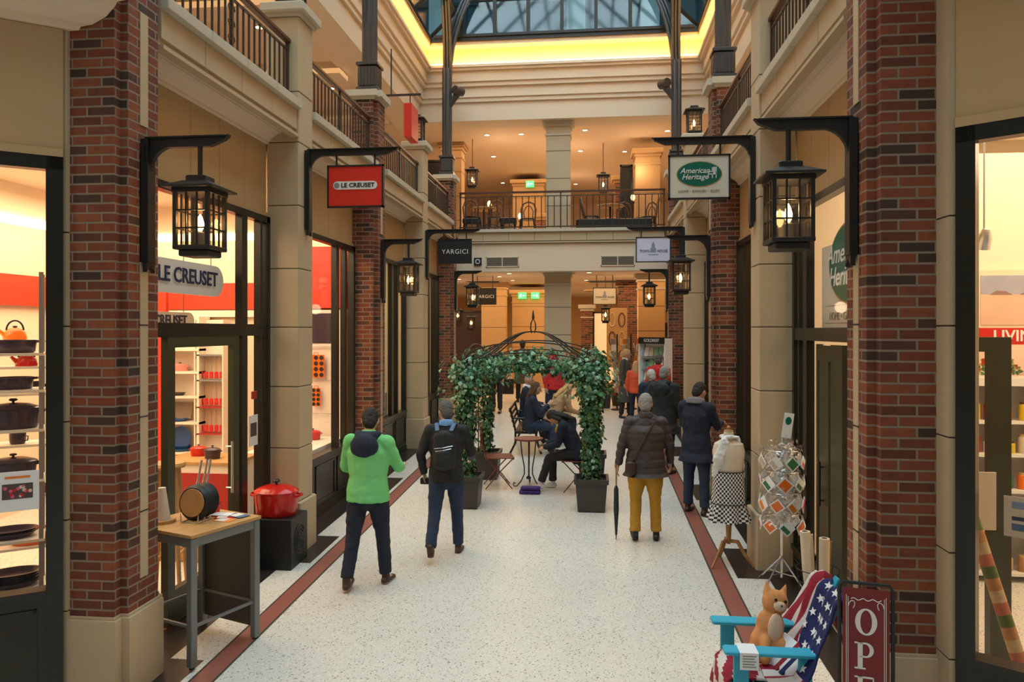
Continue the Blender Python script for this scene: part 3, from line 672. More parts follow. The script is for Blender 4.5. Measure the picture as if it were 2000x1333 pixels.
# ---------------- hanging shop signs ----------------
pm('sign_cream', (.72, .66, .53), .6); pm('sign_white', (.70, .70, .86), .5); pm('ink', (.02, .03, .09), .5); pm('letter_white', (.8, .78, .72), .5); pm('grey_blue', (.25, .30, .42), .5)
def ellipse(mb, cx, cz, rx, rz, y0, y1, k=0, n=36):
    pts = [(cx+rx*cos(2*pi*i/n), cz+rz*sin(2*pi*i/n)) for i in range(n)]
    mb.add([(x, y, z) for y in (y0, y1) for x, z in pts], [tuple(reversed(range(n))), tuple(range(n, 2*n))]+[(i, (i+1) % n, (i+1) % n+n, i+n) for i in range(n)], k)
def pill(mb, x0, x1, z0, z1, y0, y1):
    r = (z1-z0)/2; zc = (z0+z1)/2; pts = [(x0+r+r*cos(a), zc+r*sin(a)) for a in [pi/2+pi*j/10 for j in range(11)]]+[(x1-r+r*cos(a), zc+r*sin(a)) for a in [-pi/2+pi*j/10 for j in range(11)]]
    n = len(pts); mb.add([(x, y, z) for y in (y0, y1) for x, z in pts], [tuple(reversed(range(n))), tuple(range(n, 2*n))]+[(i, (i+1) % n, (i+1) % n+n, i+n) for i in range(n)])
def sign(label, side, y, design, z=4.68, mat='sign_red', L=1.06, x0=.25, w=.64, h=.47, X=None):
    t = thing('hanging_sign', label, 'sign', (X if X is not None else (XL if side == 'L' else XR), y, z), 0)
    s = 1 if side == 'L' else -1
    if X is None:
        tmp = thing('tmp', '', '', (0, 0, 0)); bracket(tmp, L); b = tmp.children[0]
        b.parent = t; b.matrix_parent_inverse = Mx.Identity(4); b.rotation_euler = (0, 0, 0 if s > 0 else pi); bpy.data.objects.remove(tmp)
    else:
        m = MB(); m.tube([(x0+.1, 0, 0), (x0+.1, 0, 4.2-z)], .01, 6); m.tube([(x0+w-.1, 0, 0), (x0+w-.1, 0, 4.2-z)], .01, 6); m.box(x0-.08, x0+w+.08, -.02, .02, -.02, .03); m.add([(x0-.25, 0, .03), (x0-.05, -.03, -.02), (x0-.05, .03, -.02), (x0-.05, 0, .03)], [(0, 1, 3), (0, 3, 2), (0, 2, 1), (1, 2, 3)]); m.build('bar', 'steel_dark', t)
    a0, a1 = (x0, x0+w) if s > 0 else (-x0-w, -x0); c = (a0+a1)/2; zt = -.155
    m = MB()
    for q in (a0+w*.16, a1-w*.16): m.tube([(q, 0, 0), (q, 0, zt)], .011, 6)
    m.build('hanger', 'steel_dark', t)
    f = .018; m = MB()
    for q in ((a0, a1, zt-f, zt), (a0, a1, zt-h, zt-h+f), (a0, a0+f, zt-h, zt), (a1-f, a1, zt-h, zt)): m.box(q[0], q[1], -.022, .022, q[2], q[3])
    m.build('sign_frame', 'steel_dark', t)
    MB().box(a0+f, a1-f, -.012, .012, zt-h+f, zt-f).build('sign_panel', mat, t)
    design(t, c, zt-h/2, -.013); return t
def d_lc(t, c, z, y):
    m = MB(); pill(m, c-.25, c+.25, z-.035, z+.055, y-.006, y); m.build('name_plate', 'white', t)
    text('LE CREUSET', .066, 'black', t, (c+.03, y-.008, z+.009), FY, bold=.0015, sx=1.08)
    m = MB()
    for r in (.032, .022, .012): ellipse(m, c-.21, z+.01, r, r, y-.007-.001*(.04-r)*50, y)
    m.build('round_emblem', ['grey'], t)
def chair_logo(t, x, z, y, s, mat='letter_white', k=1):
    m = MB()
    for i in range(4): m.box(x+i*s*.13, x+i*s*.13+s*.09, y-.004, y, z+s*.12, z+s*.75+s*.05*(i in (1, 2, 3)))
    m.box(x-s*.45, x+s*.45, y-.004, y, z+.02*s, z+s*.12); m.box(x-s*.45, x+.1*s, y-.005, y, z+s*.28, z+s*.36)
    for q in (-.4, .0, .38): m.box(x+q*s, x+q*s+s*.08, y-.004, y, z-s*.35, z+s*.3)
    m.build('chair_emblem', mat, t)
def d_ah(t, c, z, y):
    m = MB(); ellipse(m, c, z+.03, .236, .135, y-.003, y); m.build('oval_border', 'gold', t)
    m = MB(); ellipse(m, c, z+.03, .228, .127, y-.007, y-.002); m.build('oval_badge', 'green_sign', t)
    text('American', .078, 'letter_white', t, (c-.045, y-.009, z+.063), FY, shear=.3, bold=.0008); text('Heritage', .078, 'letter_white', t, (c-.045, y-.009, z-.002), FY, shear=.3, bold=.0008)
    chair_logo(t, c+.13, z+.02, y-.007, .10)
    text('HOME • GARDEN • BODY', .034, 'taupe', t, (c, y-.003, z-.15), FY, sx=1.12)
def d_ya(t, c, z, y): text('YARGICI', .125, 'letter_white', t, (c, y-.003, z-.01), FY, sx=.98, spacing=1.12)
def d_th(t, c, z, y):
    text('TOWN', .07, 'ink', t, (c-.155, y-.003, z-.03), FY, sx=.85); text('HOUSE', .07, 'ink', t, (c+.165, y-.003, z-.03), FY, sx=.85)
    m = MB(); m.box(c-.05, c+.05, y-.003, y, z-.05, z+.03); m.box(c-.03, c+.03, y-.003, y, z+.03, z+.09); m.add([(c-.03, y-.003, z+.09), (c+.03, y-.003, z+.09), (c, y-.003, z+.15)], [(0, 1, 2)]); m.build('house_emblem', 'grey_blue', t)
    MB().box(c-.09, c+.09, y-.003, y, z-.10, z-.085).build('underline', 'grey_blue', t)
sign('square red hanging sign with the white cookware name plate', 'L', 7.98, d_lc)
sign('cream hanging sign with a green oval and chair emblem', 'R', 7.98, d_ah, z=4.70, mat='sign_cream')
sign('larger black hanging sign with thin white capitals, left', 'L', 13.95, d_ya, z=4.59, mat='black')
sign('white hanging sign with a blue house emblem, right', 'R', 13.95, d_th, z=4.58, mat='sign_white')
sign('smaller black hanging sign in the far hall behind a lantern', 'L', 20.5, d_ya, z=4.03, mat='black', X=-3.56)
sign('cream hanging sign in the far hall, right of the stone pillar', 'L', 20.5, d_th, z=4.02, mat='sign_cream', X=-.25)
for sd_, x_ in (('left', -7.04), ('right', 5.64)):
    for i_, (ya, yb) in enumerate(((5.4, 7.7), (8.3, 10.6), (11.3, 13.6), (14.2, 16.6))):
        t = thing('gallery_shop_front', 'upstairs shop front with narrow wood and glass strips, %s side, %s' % (sd_, ('nearest', 'second', 'third', 'farthest')[i_]), 'window', (x_, (ya+yb)/2, 5.08), pi/2 if x_ < 0 else -pi/2)
        a_ = (yb-ya)/2; m = MB(); m.box(-a_, a_, -.03, .03, 2.3, 2.45)
        for j in range(13): m.box(-a_+j*a_/6-.03, -a_+j*a_/6+.03, -.03, .03, 0, 2.3)
        m.build('mullion', 'wood_dark', t); m = MB()
        for j in range(12): m.box(-a_+j*a_/6+.03, -a_+(j+1)*a_/6-.03, 0, .02, 0, 2.3, (j*5+i_) % 4)
        m.build('strip_panel', ['far_shop', 'wood', 'cream', 'black'], t)
for x_, y_ in ((-2.4, 19.6), (-.6, 20.6), (1.2, 19.6), (-.6, 24.5)): point('cafe_fill_light', (x_, y_, 6.9), 15, (1, .72, .45), .15)  # added fill points without fixtures, to brighten the café ceiling
for x_, y_ in ((-2.4, 20.4), (.9, 20.8), (-4.5, 22.5)): point('hall_fill_light', (x_, y_, 3.3), 8, (1, .74, .46), .15)  # same for the ground hall: added fill, no lamps hang here
# red sign upstairs seen edge on
t = thing('hanging_sign', 'narrow dark red sign hanging upstairs behind the second left pier', 'sign', (-3.35, 13.2, 6.6))
MB().box(-.5, .25, -.02, .02, .36, .39).tube([(-.3, 0, .38), (-.3, 0, 1.22)], .012, 6).build('bar', 'steel_dark', t); MB().tube([(.05, 0, .15), (.05, 0, .37)], .01, 6).build('hanger', 'steel_dark', t)
MB().box(.0, .14, -.25, .25, -.45, .15).build('sign_panel', 'red', t)
# ---------------- small fittings on the balcony and ceilings ----------------
for x, lb in ((-2.12, 'grey slatted air vent in the balcony beam, left'), (.57, 'grey slatted air vent in the balcony beam, right')):
    t = thing('air_vent', lb, 'vent', (x, 17.345, 4.305))
    m = MB()
    for q in ((-.39, .39, .10, .12), (-.39, .39, -.12, -.10), (-.39, -.37, -.12, .12), (.37, .39, -.12, .12), (-.01, .01, -.1, .1)): m.box(q[0], q[1], -.01, .014, q[2], q[3])
    m.build('frame', 'plaster', t); MB().box(-.37, .37, .004, .014, -.1, .1).build('duct', 'darkgrey', t)
    m = MB()
    for i in range(9): m.box(-.37, .37, -.006, .004, -.092+i*.0225, -.083+i*.0225)
    m.build('slats', 'taupe', t)
t = thing('wall_box', 'small black square box with a white ring on the balcony beam', 'fixture', (-2.70, 17.33, 4.315))
MB().bevbox(-.09, .09, -.02, .03, -.09, .09, .008).build('housing', 'black', t)
m = MB()
for q in ((-.055, .055, .035, .055), (-.055, .055, -.055, -.035), (-.055, -.035, -.055, .055), (.035, .055, -.055, .055)): m.box(q[0], q[1], -.026, -.019, q[2], q[3])
m.build('ring', 'white', t)
def exitsign(label, x, y, z, flip=False):
    t = thing('exit_sign', label, 'sign', (x, y, z))
    MB().box(-.13, .13, 0, .05, -.10, .10).build('light_box', 'exit_glow', t)
    f = -1 if flip else 1; m = MB()
    m.box(-.13, .13, -.008, 0, -.10, -.08); m.box(-.13, .13, -.008, 0, .08, .10); m.box(f*.02 if f > 0 else -.13, .13 if f > 0 else -.02, -.008, 0, -.08, .08)
    m.build('green_field', 'exit_glow', t)
    m = MB(); m.sph((-f*.05, -.01, .045), (.016, .006, .016), 8); m.tube([(-f*.05, -.01, .03), (-f*.06, -.01, -.01), (-f*.03, -.01, -.04), (-f*.05, -.01, -.07)], .01, 5); m.tube([(-f*.06, -.01, -.01), (-f*.10, -.01, -.05)], .01, 5); m.tube([(-f*.09, -.01, .015), (-f*.02, -.01, .01)], .008, 5); m.build('running_figure', 'exit_white', t)
    m = MB(); m.box(.03*f if f > 0 else -.10, .10 if f > 0 else -.03, -.012, -.008, -.01, .01); m.add([(f*.03, -.011, .035), (f*.03, -.011, -.035), (f*.005, -.011, 0)], [(0, 1, 2)]); m.build('arrow', 'exit_white', t)
exitsign('green running-man exit sign below, the left of two', -2.28, 24.0, 3.82); exitsign('green running-man exit sign below, the right of two', -1.86, 24.0, 3.82, True)
exitsign('green running-man exit sign upstairs behind the balcony', -2.03, 24.0, 7.44)
dl_me = None
def downlight(x, y, z, label, group):
    global dl_me
    if dl_me is None:
        t = thing('downlight', label, 'light', (x, y, z), 0, group)
        MB().lathe([(.085, 0), (.085, -.012), (.065, -.012), (.065, 0)], n=18).build('trim_ring', 'white', t); MB().lathe([(.062, 0), (.062, -.006), (.001, -.006)], n=16).build('lens', 'downlight_lens', t); dl_me = t
        return t
    return dup(dl_me, (x, y, z), 0, label, group)
for x, y in ((-2.75, 19.2), (-1.85, 19.2), (-2.9, 21.6), (-.2, 19.0), (-.35, 21.2), (.9, 21.4), (1.9, 19.3), (-3.1, 25.5), (-.6, 26), (1.2, 25.5)): downlight(x, y, ZC+.08, 'small round recessed ceiling light upstairs over the café', 'downlights over the café')
for x, y in ((-2.2, 19.5), (-2.4, 22.2), (-2.9, 24.0), (-.1, 19.4), (-.2, 22.4), (1.6, 21.8), (-3.9, 21.5), (-2.6, 20.6)): downlight(x, y, 4.2, 'small round recessed ceiling light in the far ground hall', 'downlights in the ground hall')
for i, (x, y) in enumerate(((-5.6, 12.0), (-5.5, 15.2), (4.0, 12.2), (4.0, 15.2), (-5.6, 9.3), (-5.6, 6.3))): downlight(x, y, ZC+.1, 'small round recessed ceiling light over the %s gallery' % ('left' if x < 0 else 'right'), 'downlights over the galleries')
t = thing('ceiling_disc', 'wide flat round ceiling fixture in the far hall, right of the pillar', 'light', (.15, 23.4, 3.95))
MB().lathe([(.02, .2), (.02, 0), (.42, 0), (.45, -.03), (.3, -.06), (.001, -.06)], n=24).build('disc', 'amber_dark', t); MB().sph((0, 0, -.12), .07).build('bulb', 'downlight_lens', t)
# ---------------- people ----------------
pm('hair_dark', (.018, .012, .008), .7, bump=.6, bscale=120); pm('hair_brown', (.10, .045, .02), .7, bump=.6, bscale=120); pm('hair_blond', (.60, .34, .13), .7, bump=.6, bscale=120)
pm('hair_grey', (.30, .28, .25), .8, bump=.6, bscale=120); pm('hair_white', (.55, .52, .47), .8, bump=.6, bscale=120); pm('hair_salt', (.10, .09, .08), .8, bump=.6, bscale=120)
pm('fleece_green', (.20, .64, .22), .9, bump=.25, bscale=30); pm('navy', (.012, .018, .04), .8, bump=.3, bscale=30); pm('jacket_black', (.014, .013, .014), .75, bump=.3, bscale=30)
pm('denim', (.02, .035, .075), .85, noise=.35, nscale=12, bump=.3, bscale=60); pm('denim_dark', (.012, .018, .035), .85, bump=.3, bscale=40); pm('denim_light', (.10, .16, .27), .85, bump=.3, bscale=40)
pm('puffer', (.055, .038, .036), .6, bump=.25, bscale=25); pm('mustard', (.50, .25, .02), .85, bump=.3, bscale=30); pm('shoe_brown', (.06, .025, .012), .5); pm('shoe_black', (.012, .011, .01), .4)
pm('sole', (.35, .26, .18), .7); pm('shoe_white', (.65, .65, .66), .6); pm('coat_grey', (.075, .075, .06), .9, bump=.4, bscale=50); pm('orange', (.75, .10, .03), .8, bump=.3, bscale=30)
pm('red_cloth', (.55, .02, .02), .8, bump=.3, bscale=30); pm('parka', (.018, .024, .022), .7, bump=.3, bscale=25); pm('light_blue', (.16, .34, .62), .7, bump=.3, bscale=30); pm('leather', (.05, .025, .018), .45)
pm('grey_hood', (.20, .20, .22), .9, bump=.4, bscale=60); pm('tan_cloth', (.45, .27, .14), .9, bump=.3, bscale=30); pm('cream_cloth', (.72, .62, .48), .9, bump=.3, bscale=30); pm('yellow_scarf', (.5, .38, .05), .9, bump=.5, bscale=60); pm('lips', (.40, .12, .10), .5)
def remeshed(mb, name, mat, parent, vox=.012, sm=6, disp=None, fac=.6):
    o = mb.build(name, mat, None)
    r = o.modifiers.new('r', 'REMESH'); r.mode = 'VOXEL'; r.voxel_size = vox; r.use_smooth_shade = True
    if sm: q = o.modifiers.new('s', 'SMOOTH'); q.iterations = sm; q.factor = fac
    dg = bpy.context.evaluated_depsgraph_get(); me = bpy.data.meshes.new_from_object(o.evaluated_get(dg)); me.name = name
    old = o.data; o.modifiers.clear(); o.data = me; bpy.data.meshes.remove(old)
    if disp:
        nr = [v.normal.copy() for v in me.vertices]
        for v, n in zip(me.vertices, nr): v.co = v.co + n*disp(v.co)
        me.update()
    me.polygons.foreach_set('use_smooth', [True]*len(me.polygons))
    if parent is not None: o.parent = parent
    return o
def folds(a=.004, f=38, seed=0):
    from mathutils import noise
    return lambda p: a*noise.noise(Vec((p.x*f*.35+seed, p.y*f*.35, p.z*f*.6)))+a*.6*noise.noise(Vec((p.x*f+seed, p.y*f, p.z*f*.7)))
def quilt(a=.011, step=.095):
    fl = folds(.004)
    return lambda p: a*(abs(sin(pi*p.z/step))**.5-.6)+fl(p)
def Rd(p, y=0, r=0):   # unit vector: pitch forward p, outward yaw
    return Vec((sin(r)*cos(p) if False else sin(r), cos(r)*sin(p), -cos(r)*cos(p)))
def human(label, loc, rz, h=1.75, legs=None, arms=None, lean=0, head=(0, 0), top='navy', pants='denim', shoes='shoe_black', hair='hair_dark', hairlen=0, coat=None,
          skirt=0, pelvis=None, vox=.012, fat=1.0, bald=False, quilted=False, collar=None, hood=None, seat=False, side=0, sole=None, group=None, thick=1, twist=0):
    """legs = {'L': (thigh pitch, splay, knee bend, foot pitch)}, arms = {'L': (pitch, out, elbow bend, elbow inward)}; degrees; faces +y"""
    k = h/1.75; D = radians
    lg = {'L': (4, 3, 4, 0), 'R': (-4, 3, 2, 0)}; lg.update(legs or {}); am = {'L': (0, 8, 12, 10), 'R': (0, 8, 12, 10)}; am.update(arms or {})
    J = {}
    sx = {'L': -1, 'R': 1}
    for s in 'LR':
        tp, sp, kb, fp = lg[s]; q = sx[s]
        hip = Vec((q*.09, 0, 0)); d = Vec((q*sin(D(sp)), cos(D(sp))*sin(D(tp)), -cos(D(sp))*cos(D(tp)))); kn = hip+d*.43
        d2 = Vec((q*sin(D(sp))*.6, sin(D(tp-kb)), -cos(D(tp-kb)))).normalized(); an = kn+d2*.415
        fd = Vec((q*.12, cos(D(fp)), -sin(D(fp)))).normalized(); up = Vec((0, sin(D(fp)), cos(D(fp))))
        J[s+'hip'], J[s+'kn'], J[s+'an'], J[s+'fd'], J[s+'fu'] = hip, kn, an, fd, up
    low = min(min((J[s+'an']-J[s+'fu']*.075).z, (J[s+'an']+J[s+'fd']*.15-J[s+'fu']*.075).z, (J[s+'an']-J[s+'fd']*.06-J[s+'fu']*.075).z) for s in 'LR')
    pz = pelvis/k if pelvis is not None else -low+.002
    P = Vec((0, 0, pz))
    for s in 'LR':
        for j in ('hip', 'kn', 'an'): J[s+j] = J[s+j]+P
    Lr = Mx.Rotation(-D(lean), 4, 'X') @ Mx.Rotation(D(side), 4, 'Y') @ Mx.Rotation(D(twist), 4, 'Z')
    def tp_(x, y, z): return P+(Lr @ Vec((x, y, z)))
    waist, chest, shl, neck = tp_(0, .0, .13), tp_(0, .0, .34), tp_(0, -.015, .50), tp_(0, -.015, .56)
    hp, hy = head; Hr = Lr @ Mx.Rotation(D(hy), 4, 'Z') @ Mx.Rotation(-D(hp), 4, 'X')
    hb = tp_(0, .008, .575)
    def hd(x, y, z): return hb+(Hr @ Vec((x, y, z)))
    for s in 'LR':
        p, o, eb, ei = am[s]; q = sx[s]; sh = tp_(q*.185, -.01, .475)
        d = (Lr @ Vec((q*sin(D(o)), cos(D(o))*sin(D(p)), -cos(D(o))*cos(D(p))))); el = sh+d*.285
        d2 = Lr @ Vec((-q*sin(D(ei))+q*sin(D(o))*.5, sin(D(p+eb))*cos(D(ei)), -cos(D(p+eb))*cos(D(ei)))).normalized(); wr = el+d2*.25
        J[s+'sh'], J[s+'el'], J[s+'wr'], J[s+'hd'] = sh, el, wr, d2
    root_loc = Vec(loc); A = Mx.Scale(k, 4)
    # body (skin)
    m = MB(A)
    f = fat
    m.limb([tp_(0, 0, -.02), waist, chest, tp_(0, -.015, .44)], [(.155*f, .11*f), (.135*f, .10*f), (.15, .105), (.13, .07)], 16)
    m.limb([neck-Vec((0, 0, .03)), hd(0, .0, .03)], [.055, .052], 10)
    m.sph((0, 0, 0), 1, 16, T=Mx.Translation(hd(0, .012, .115)) @ Hr.to_3x3().to_4x4() @ Mx.Diagonal((.077, .094, .112, 1)))
    m.sph((0, 0, 0), 1, 12, T=Mx.Translation(hd(0, .045, .055)) @ Hr.to_3x3().to_4x4() @ Mx.Diagonal((.052, .055, .055, 1)))      # jaw
    m.limb([hd(0, .10, .125), hd(0, .122, .09)], [.010, .016], 8)                                                              # nose
    for q in (-1, 1):
        m.sph((0, 0, 0), 1, 8, T=Mx.Translation(hd(q*.078, .0, .10)) @ Hr.to_3x3().to_4x4() @ Mx.Diagonal((.012, .02, .032, 1)))  # ears
        m.sph((0, 0, 0), 1, 8, T=Mx.Translation(hd(q*.032, .088, .135)) @ Hr.to_3x3().to_4x4() @ Mx.Diagonal((.022, .014, .009, 1)))  # brows
    m.limb([hd(-.02, .098, .052), hd(.02, .098, .052)], [.009, .009], 6)
    for s in 'LR':
        q = sx[s]
        m.limb([J[s+'sh'], J[s+'el'], J[s+'wr']], [.048, .038, .027], 10)
        m.limb([J[s+'hip'], (J[s+'hip']+J[s+'kn'])/2, J[s+'kn'], J[s+'kn']*.6+J[s+'an']*.4, J[s+'an']], [.085*f, .072*f, .052, .055, .036], 12)
        m.limb([J[s+'an']-J[s+'fu']*.03, J[s+'an']+J[s+'fd']*.13-J[s+'fu']*.055], [.035, (.038, .025)], 8)
        # hand: palm, four fingers, thumb
        d = J[s+'hd'].normalized(); fw = (Lr @ Vec((0, 1, 0))); fw = (fw-d*fw.dot(d)); fw = fw.normalized() if fw.length > .1 else d.orthogonal().normalized(); inn = d.cross(fw).normalized()
        if inn.x*q > 0: inn = -inn
        w = J[s+'wr']; pc = w+d*.055
        m.tube([w, w+d*.03, w+d*.085], [(.026, .017), (.036, .015), (.038, .013)], 10, up=tuple(fw))
        for i, ln in enumerate((.066, .074, .070, .055)):
            b = w+d*.085+fw*(.030-.020*i); m.limb([b, b+d*ln*.5+inn*.012, b+d*ln*.8+inn*.032], [.0085, .008, .007], 6)
        b = w+d*.03+fw*.03; m.limb([b, b+d*.03+fw*.022+inn*.01, b+d*.055+fw*.026+inn*.018], [.011, .010, .008], 6)
    body = remeshed(m, 'person', 'skin', None, max(.007, vox*.65), 2)
    body.location = root_loc; body.rotation_euler = (0, 0, rz); tag(body, label, 'person', group)
    # eyes and mouth
    e = MB(A)
    for q in (-1, 1): e.sph(tuple(hd(q*.031, .094, .118)), .0085, 8)
    e.build('eyes', 'eye', body, True)
    # trousers
    m = MB(A); m.limb([tp_(0, 0, .10), tp_(0, 0, .0), P-Vec((0, 0, .06))], [(.155*f, .115*f), (.175*f, .13*f), (.16*f, .12*f)], 16)
    for s in 'LR':
        hem = J[s+'an']+(J[s+'kn']-J[s+'an'])*.06
        m.limb([J[s+'hip'], (J[s+'hip']+J[s+'kn'])/2, J[s+'kn'], (J[s+'kn']+J[s+'an'])/2], [.102*f, .088*f, .070, .066], 12)
        m.tube([J[s+'kn'], (J[s+'kn']+J[s+'an'])/2, hem], [.070, .066, .062], 12)
    remeshed(m, 'trousers', pants, body, vox, 4, folds(.006, 30, 3))
    # shoes
    for s in 'LR':
        a, fd, fu = J[s+'an'], J[s+'fd'], J[s+'fu']; m = MB(A)
        m.limb([a-fd*.035-fu*.042, a+fd*.05-fu*.045, a+fd*.155-fu*.052], [(.036, .030), (.043, .030), (.038, .020)], 10, up=(1, 0, 0)); m.limb([a-fu*.05, a+fu*.03], [.042, .040], 10)
        sh = remeshed(m, 'shoe', shoes, body, .009, 2)
        m = MB(A); m.limb([a-fd*.04-fu*.066, a+fd*.05-fu*.066, a+fd*.16-fu*.066], [(.038, .012), (.045, .012), (.040, .012)], 10); remeshed(m, 'sole', sole or 'shoe_black', sh, .008, 1)
    # jacket
    g = coat or 'jacket'; m = MB(A); th = 1.0
    bot = -.10-skirt
    pts = [tp_(0, 0, max(bot, -.12)), tp_(0, 0, .02), waist, tp_(0, 0, .24), tp_(0, -.005, .37), tp_(0, -.012, .455), tp_(0, -.015, .52)]
    rr = [(.19*f, .145*f), (.185*f, .14*f), (.168*f, .128*f), (.180*f, .135*f), (.188*f, .135*f), (.165, .11), (.10, .08)]
    if skirt > .02 and not seat:
        for q in range(1, 4): z = -.12-(skirt-.02)*q/3; pts.insert(0, tp_(0, 0, max(z, -.12)) + Vec((0, .0, min(0, z+.12)))); rr.insert(0, (.195*f+.012*q, .15*f+.014*q))
    m.tube(pts, rr, 18, up=tuple(Lr @ Vec((1, 0, 0))))
    m.limb([tp_(-.165, -.01, .463), tp_(-.08, -.012, .50), tp_(.08, -.012, .50), tp_(.165, -.01, .463)], [.066, .066, .066, .066], 10)
    m.tube([tp_(0, -.015, .50), tp_(0, -.01, .585)], [.088, .068], 12)
    for s in 'LR':
        cuff = J[s+'wr']+(J[s+'wr']-J[s+'el'])*.02
        m.limb([J[s+'sh'], (J[s+'sh']+J[s+'el'])/2, J[s+'el']], [.072, .064, .056], 12); m.limb([J[s+'el'], J[s+'el']*.4+J[s+'wr']*.6], [.056, .050], 12); m.tube([J[s+'el'], J[s+'el']*.4+J[s+'wr']*.6, cuff], [.054, .048, .042], 12)
    remeshed(m, g, top, body, vox, 5, quilt() if quilted else folds(.007, 26, 1))
    if collar:
        m = MB(A); m.tube([tp_(0, -.015, .52), tp_(0, -.012, .575), tp_(0, -.01, .59)], [(.095*thick, .09*thick), (.084*thick, .082*thick), (.07*thick, .07*thick)], 14); remeshed(m, 'collar', collar, body, .009, 2, folds(.004, 40))
    if hood:
        m = MB(A); m.sph(tuple(tp_(0, -.125, .44)), (.145, .075, .12), 14); m.limb([tp_(-.10, -.02, .54), tp_(-.07, -.09, .53), tp_(.07, -.09, .53), tp_(.10, -.02, .54)], [.042, .052, .052, .042], 10); m.limb([tp_(-.085, -.03, .53), tp_(-.06, .05, .52)], [.032, .022]); m.limb([tp_(.085, -.03, .53), tp_(.06, .05, .52)], [.032, .022])
        remeshed(m, 'hood', hood, body, .010, 3, folds(.006, 30))
    # hair
    if not bald:
        m = MB(A); R4 = Hr.to_3x3().to_4x4()
        m.sph((0, 0, 0), 1, 16, T=Mx.Translation(hd(0, -.006, .135)) @ R4 @ Mx.Diagonal((.084, .096, .104, 1)))
        m.sph((0, 0, 0), 1, 14, T=Mx.Translation(hd(0, -.040, .085)) @ R4 @ Mx.Diagonal((.072, .062, .085, 1)))
        if hairlen:
            m.limb([hd(0, -.05, .10), hd(0, -.075, -.03), hd(0, -.085, -.06-hairlen)], [(.078, .05), (.085, .045), (.05, .03)], 12)
            for q in (-1, 1): m.limb([hd(q*.07, .0, .12), hd(q*.082, -.01, .0), hd(q*.085, .0, -.03-hairlen*.6)], [.03, .03, .02], 8)
        remeshed(m, 'hair', hair, body, .008, 2, folds(.005, 90))
    body['_k'] = k
    return body, J, tp_, hd, A
def lp(p, A): return tuple(A @ Vec(p))
# man in green fleece
b, J, tp_, hd, A = human('man in a bright green fleece with a navy hood, walking away', (-2.16, 6.98, fz(7.0)), radians(-3), 1.75, legs={'L': (-10, 4, 8, -8), 'R': (8, 5, 4, 0)},
    arms={'L': (18, 16, 55, 20), 'R': (22, 18, 62, 20)}, head=(24, 12), top='fleece_green', pants='denim_dark', shoes='shoe_brown', sole='sole', hair='hair_dark', hood='navy', coat='fleece', fat=1.12, vox=.010, lean=3)
# man with black backpack
b, J, tp_, hd, A = human('grey-haired man walking away with a black backpack and blue collar', (-1.58, 7.92, fz(7.9)), radians(4), 1.70, legs={'L': (-16, 3, 18, -28), 'R': (10, 3, 8, 0)},
    arms={'L': (-4, 20, 30, 14), 'R': (20, 18, 50, 15)}, head=(18, 28), top='jacket_black', pants='denim', shoes='shoe_brown', sole='shoe_brown', hair='hair_salt', collar='light_blue', fat=1.05, vox=.010, lean=4)
m = MB(A); m.limb([tp_(0, -.20, .12), tp_(0, -.20, .42)], [(.135, .075), (.12, .065)], 14); m.limb([tp_(0, -.27, .12), tp_(0, -.26, .24)], [(.10, .04), (.09, .035)], 12)
o = remeshed(m, 'backpack', 'jacket_black', None, .011, 3, folds(.004, 30)); o.location = b.location; o.rotation_euler = b.rotation_euler; tag(o, 'black backpack with silver stripes on the grey-haired man', 'backpack')
pack = o
m = MB(A)
for z, w in ((.30, .10), (.27, .085)): m.tube([tp_(-w, -.262, z-.01), tp_(0, -.277, z), tp_(w, -.262, z+.02)], .006, 6)
m.build('reflective_stripe', 'silver', pack)
m = MB(A)
for q in (-1, 1): m.tube([tp_(q*.075, -.22, .48), tp_(q*.10, -.10, .555), tp_(q*.115, .03, .54), tp_(q*.13, .12, .42)], [(.022, .006)]*4, 8)
m.build('strap', 'denim_light', pack)
m = MB(A); m.bevbox(-.05, .05, -.03, .03, -.035, .035, .01, T=TR(*(J['Lwr']+J['Lhd']*.10))); m.cyl(tuple(J['Lwr']+J['Lhd']*.10+Vec((0, .02, 0))), tuple(J['Lwr']+J['Lhd']*.10+Vec((0, .08, 0))), .028)
o = m.build('camera', 'black'); o.location = b.location; o.rotation_euler = b.rotation_euler; tag(o, 'small black camera held in the grey-haired man\'s left hand', 'camera')
# man in brown puffer jacket, mustard trousers
b, J, tp_, hd, A = human('old man in a brown quilted jacket and mustard trousers, walking away', (.60, 8.62, fz(8.6)), radians(2), 1.70, legs={'L': (4, 3, 16, -28), 'R': (2, 3, 2, 0)},
    arms={'L': (-2, 19, 10, 0), 'R': (6, 19, 16, 4)}, head=(10, -4), top='puffer', pants='mustard', shoes='shoe_black', hair='hair_grey', fat=1.25, quilted=True, coat='puffer_jacket', skirt=.06, vox=.010, collar='puffer')
o = MB(A); o.tube([tp_(.10, -.14, .50), tp_(.0, -.185, .36), tp_(-.12, -.17, .12), tp_(-.17, -.13, .0)], [(.014, .005)]*4, 8); st = o
bag = MB(A); bag.limb([tp_(-.19, -.17, .0), tp_(-.19, -.17, -.10)], [(.065, .035), (.068, .038)], 12)
o = remeshed(bag, 'shoulder_bag', 'leather', None, .010, 2); o.location = b.location; o.rotation_euler = b.rotation_euler; tag(o, 'brown leather shoulder bag hanging on the puffer jacket man\'s left hip', 'bag'); st.build('strap', 'leather', o)
hw = Mx.Translation(b.location) @ RZ(radians(2)) @ A @ (J['Lwr']+J['Lhd']*.09)
t = thing('umbrella', 'furled dark green umbrella in the puffer jacket man\'s left hand', 'umbrella', (hw.x-.01, hw.y-.02, fz(8.55)+.005))
hz = hw.z-fz(8.55)
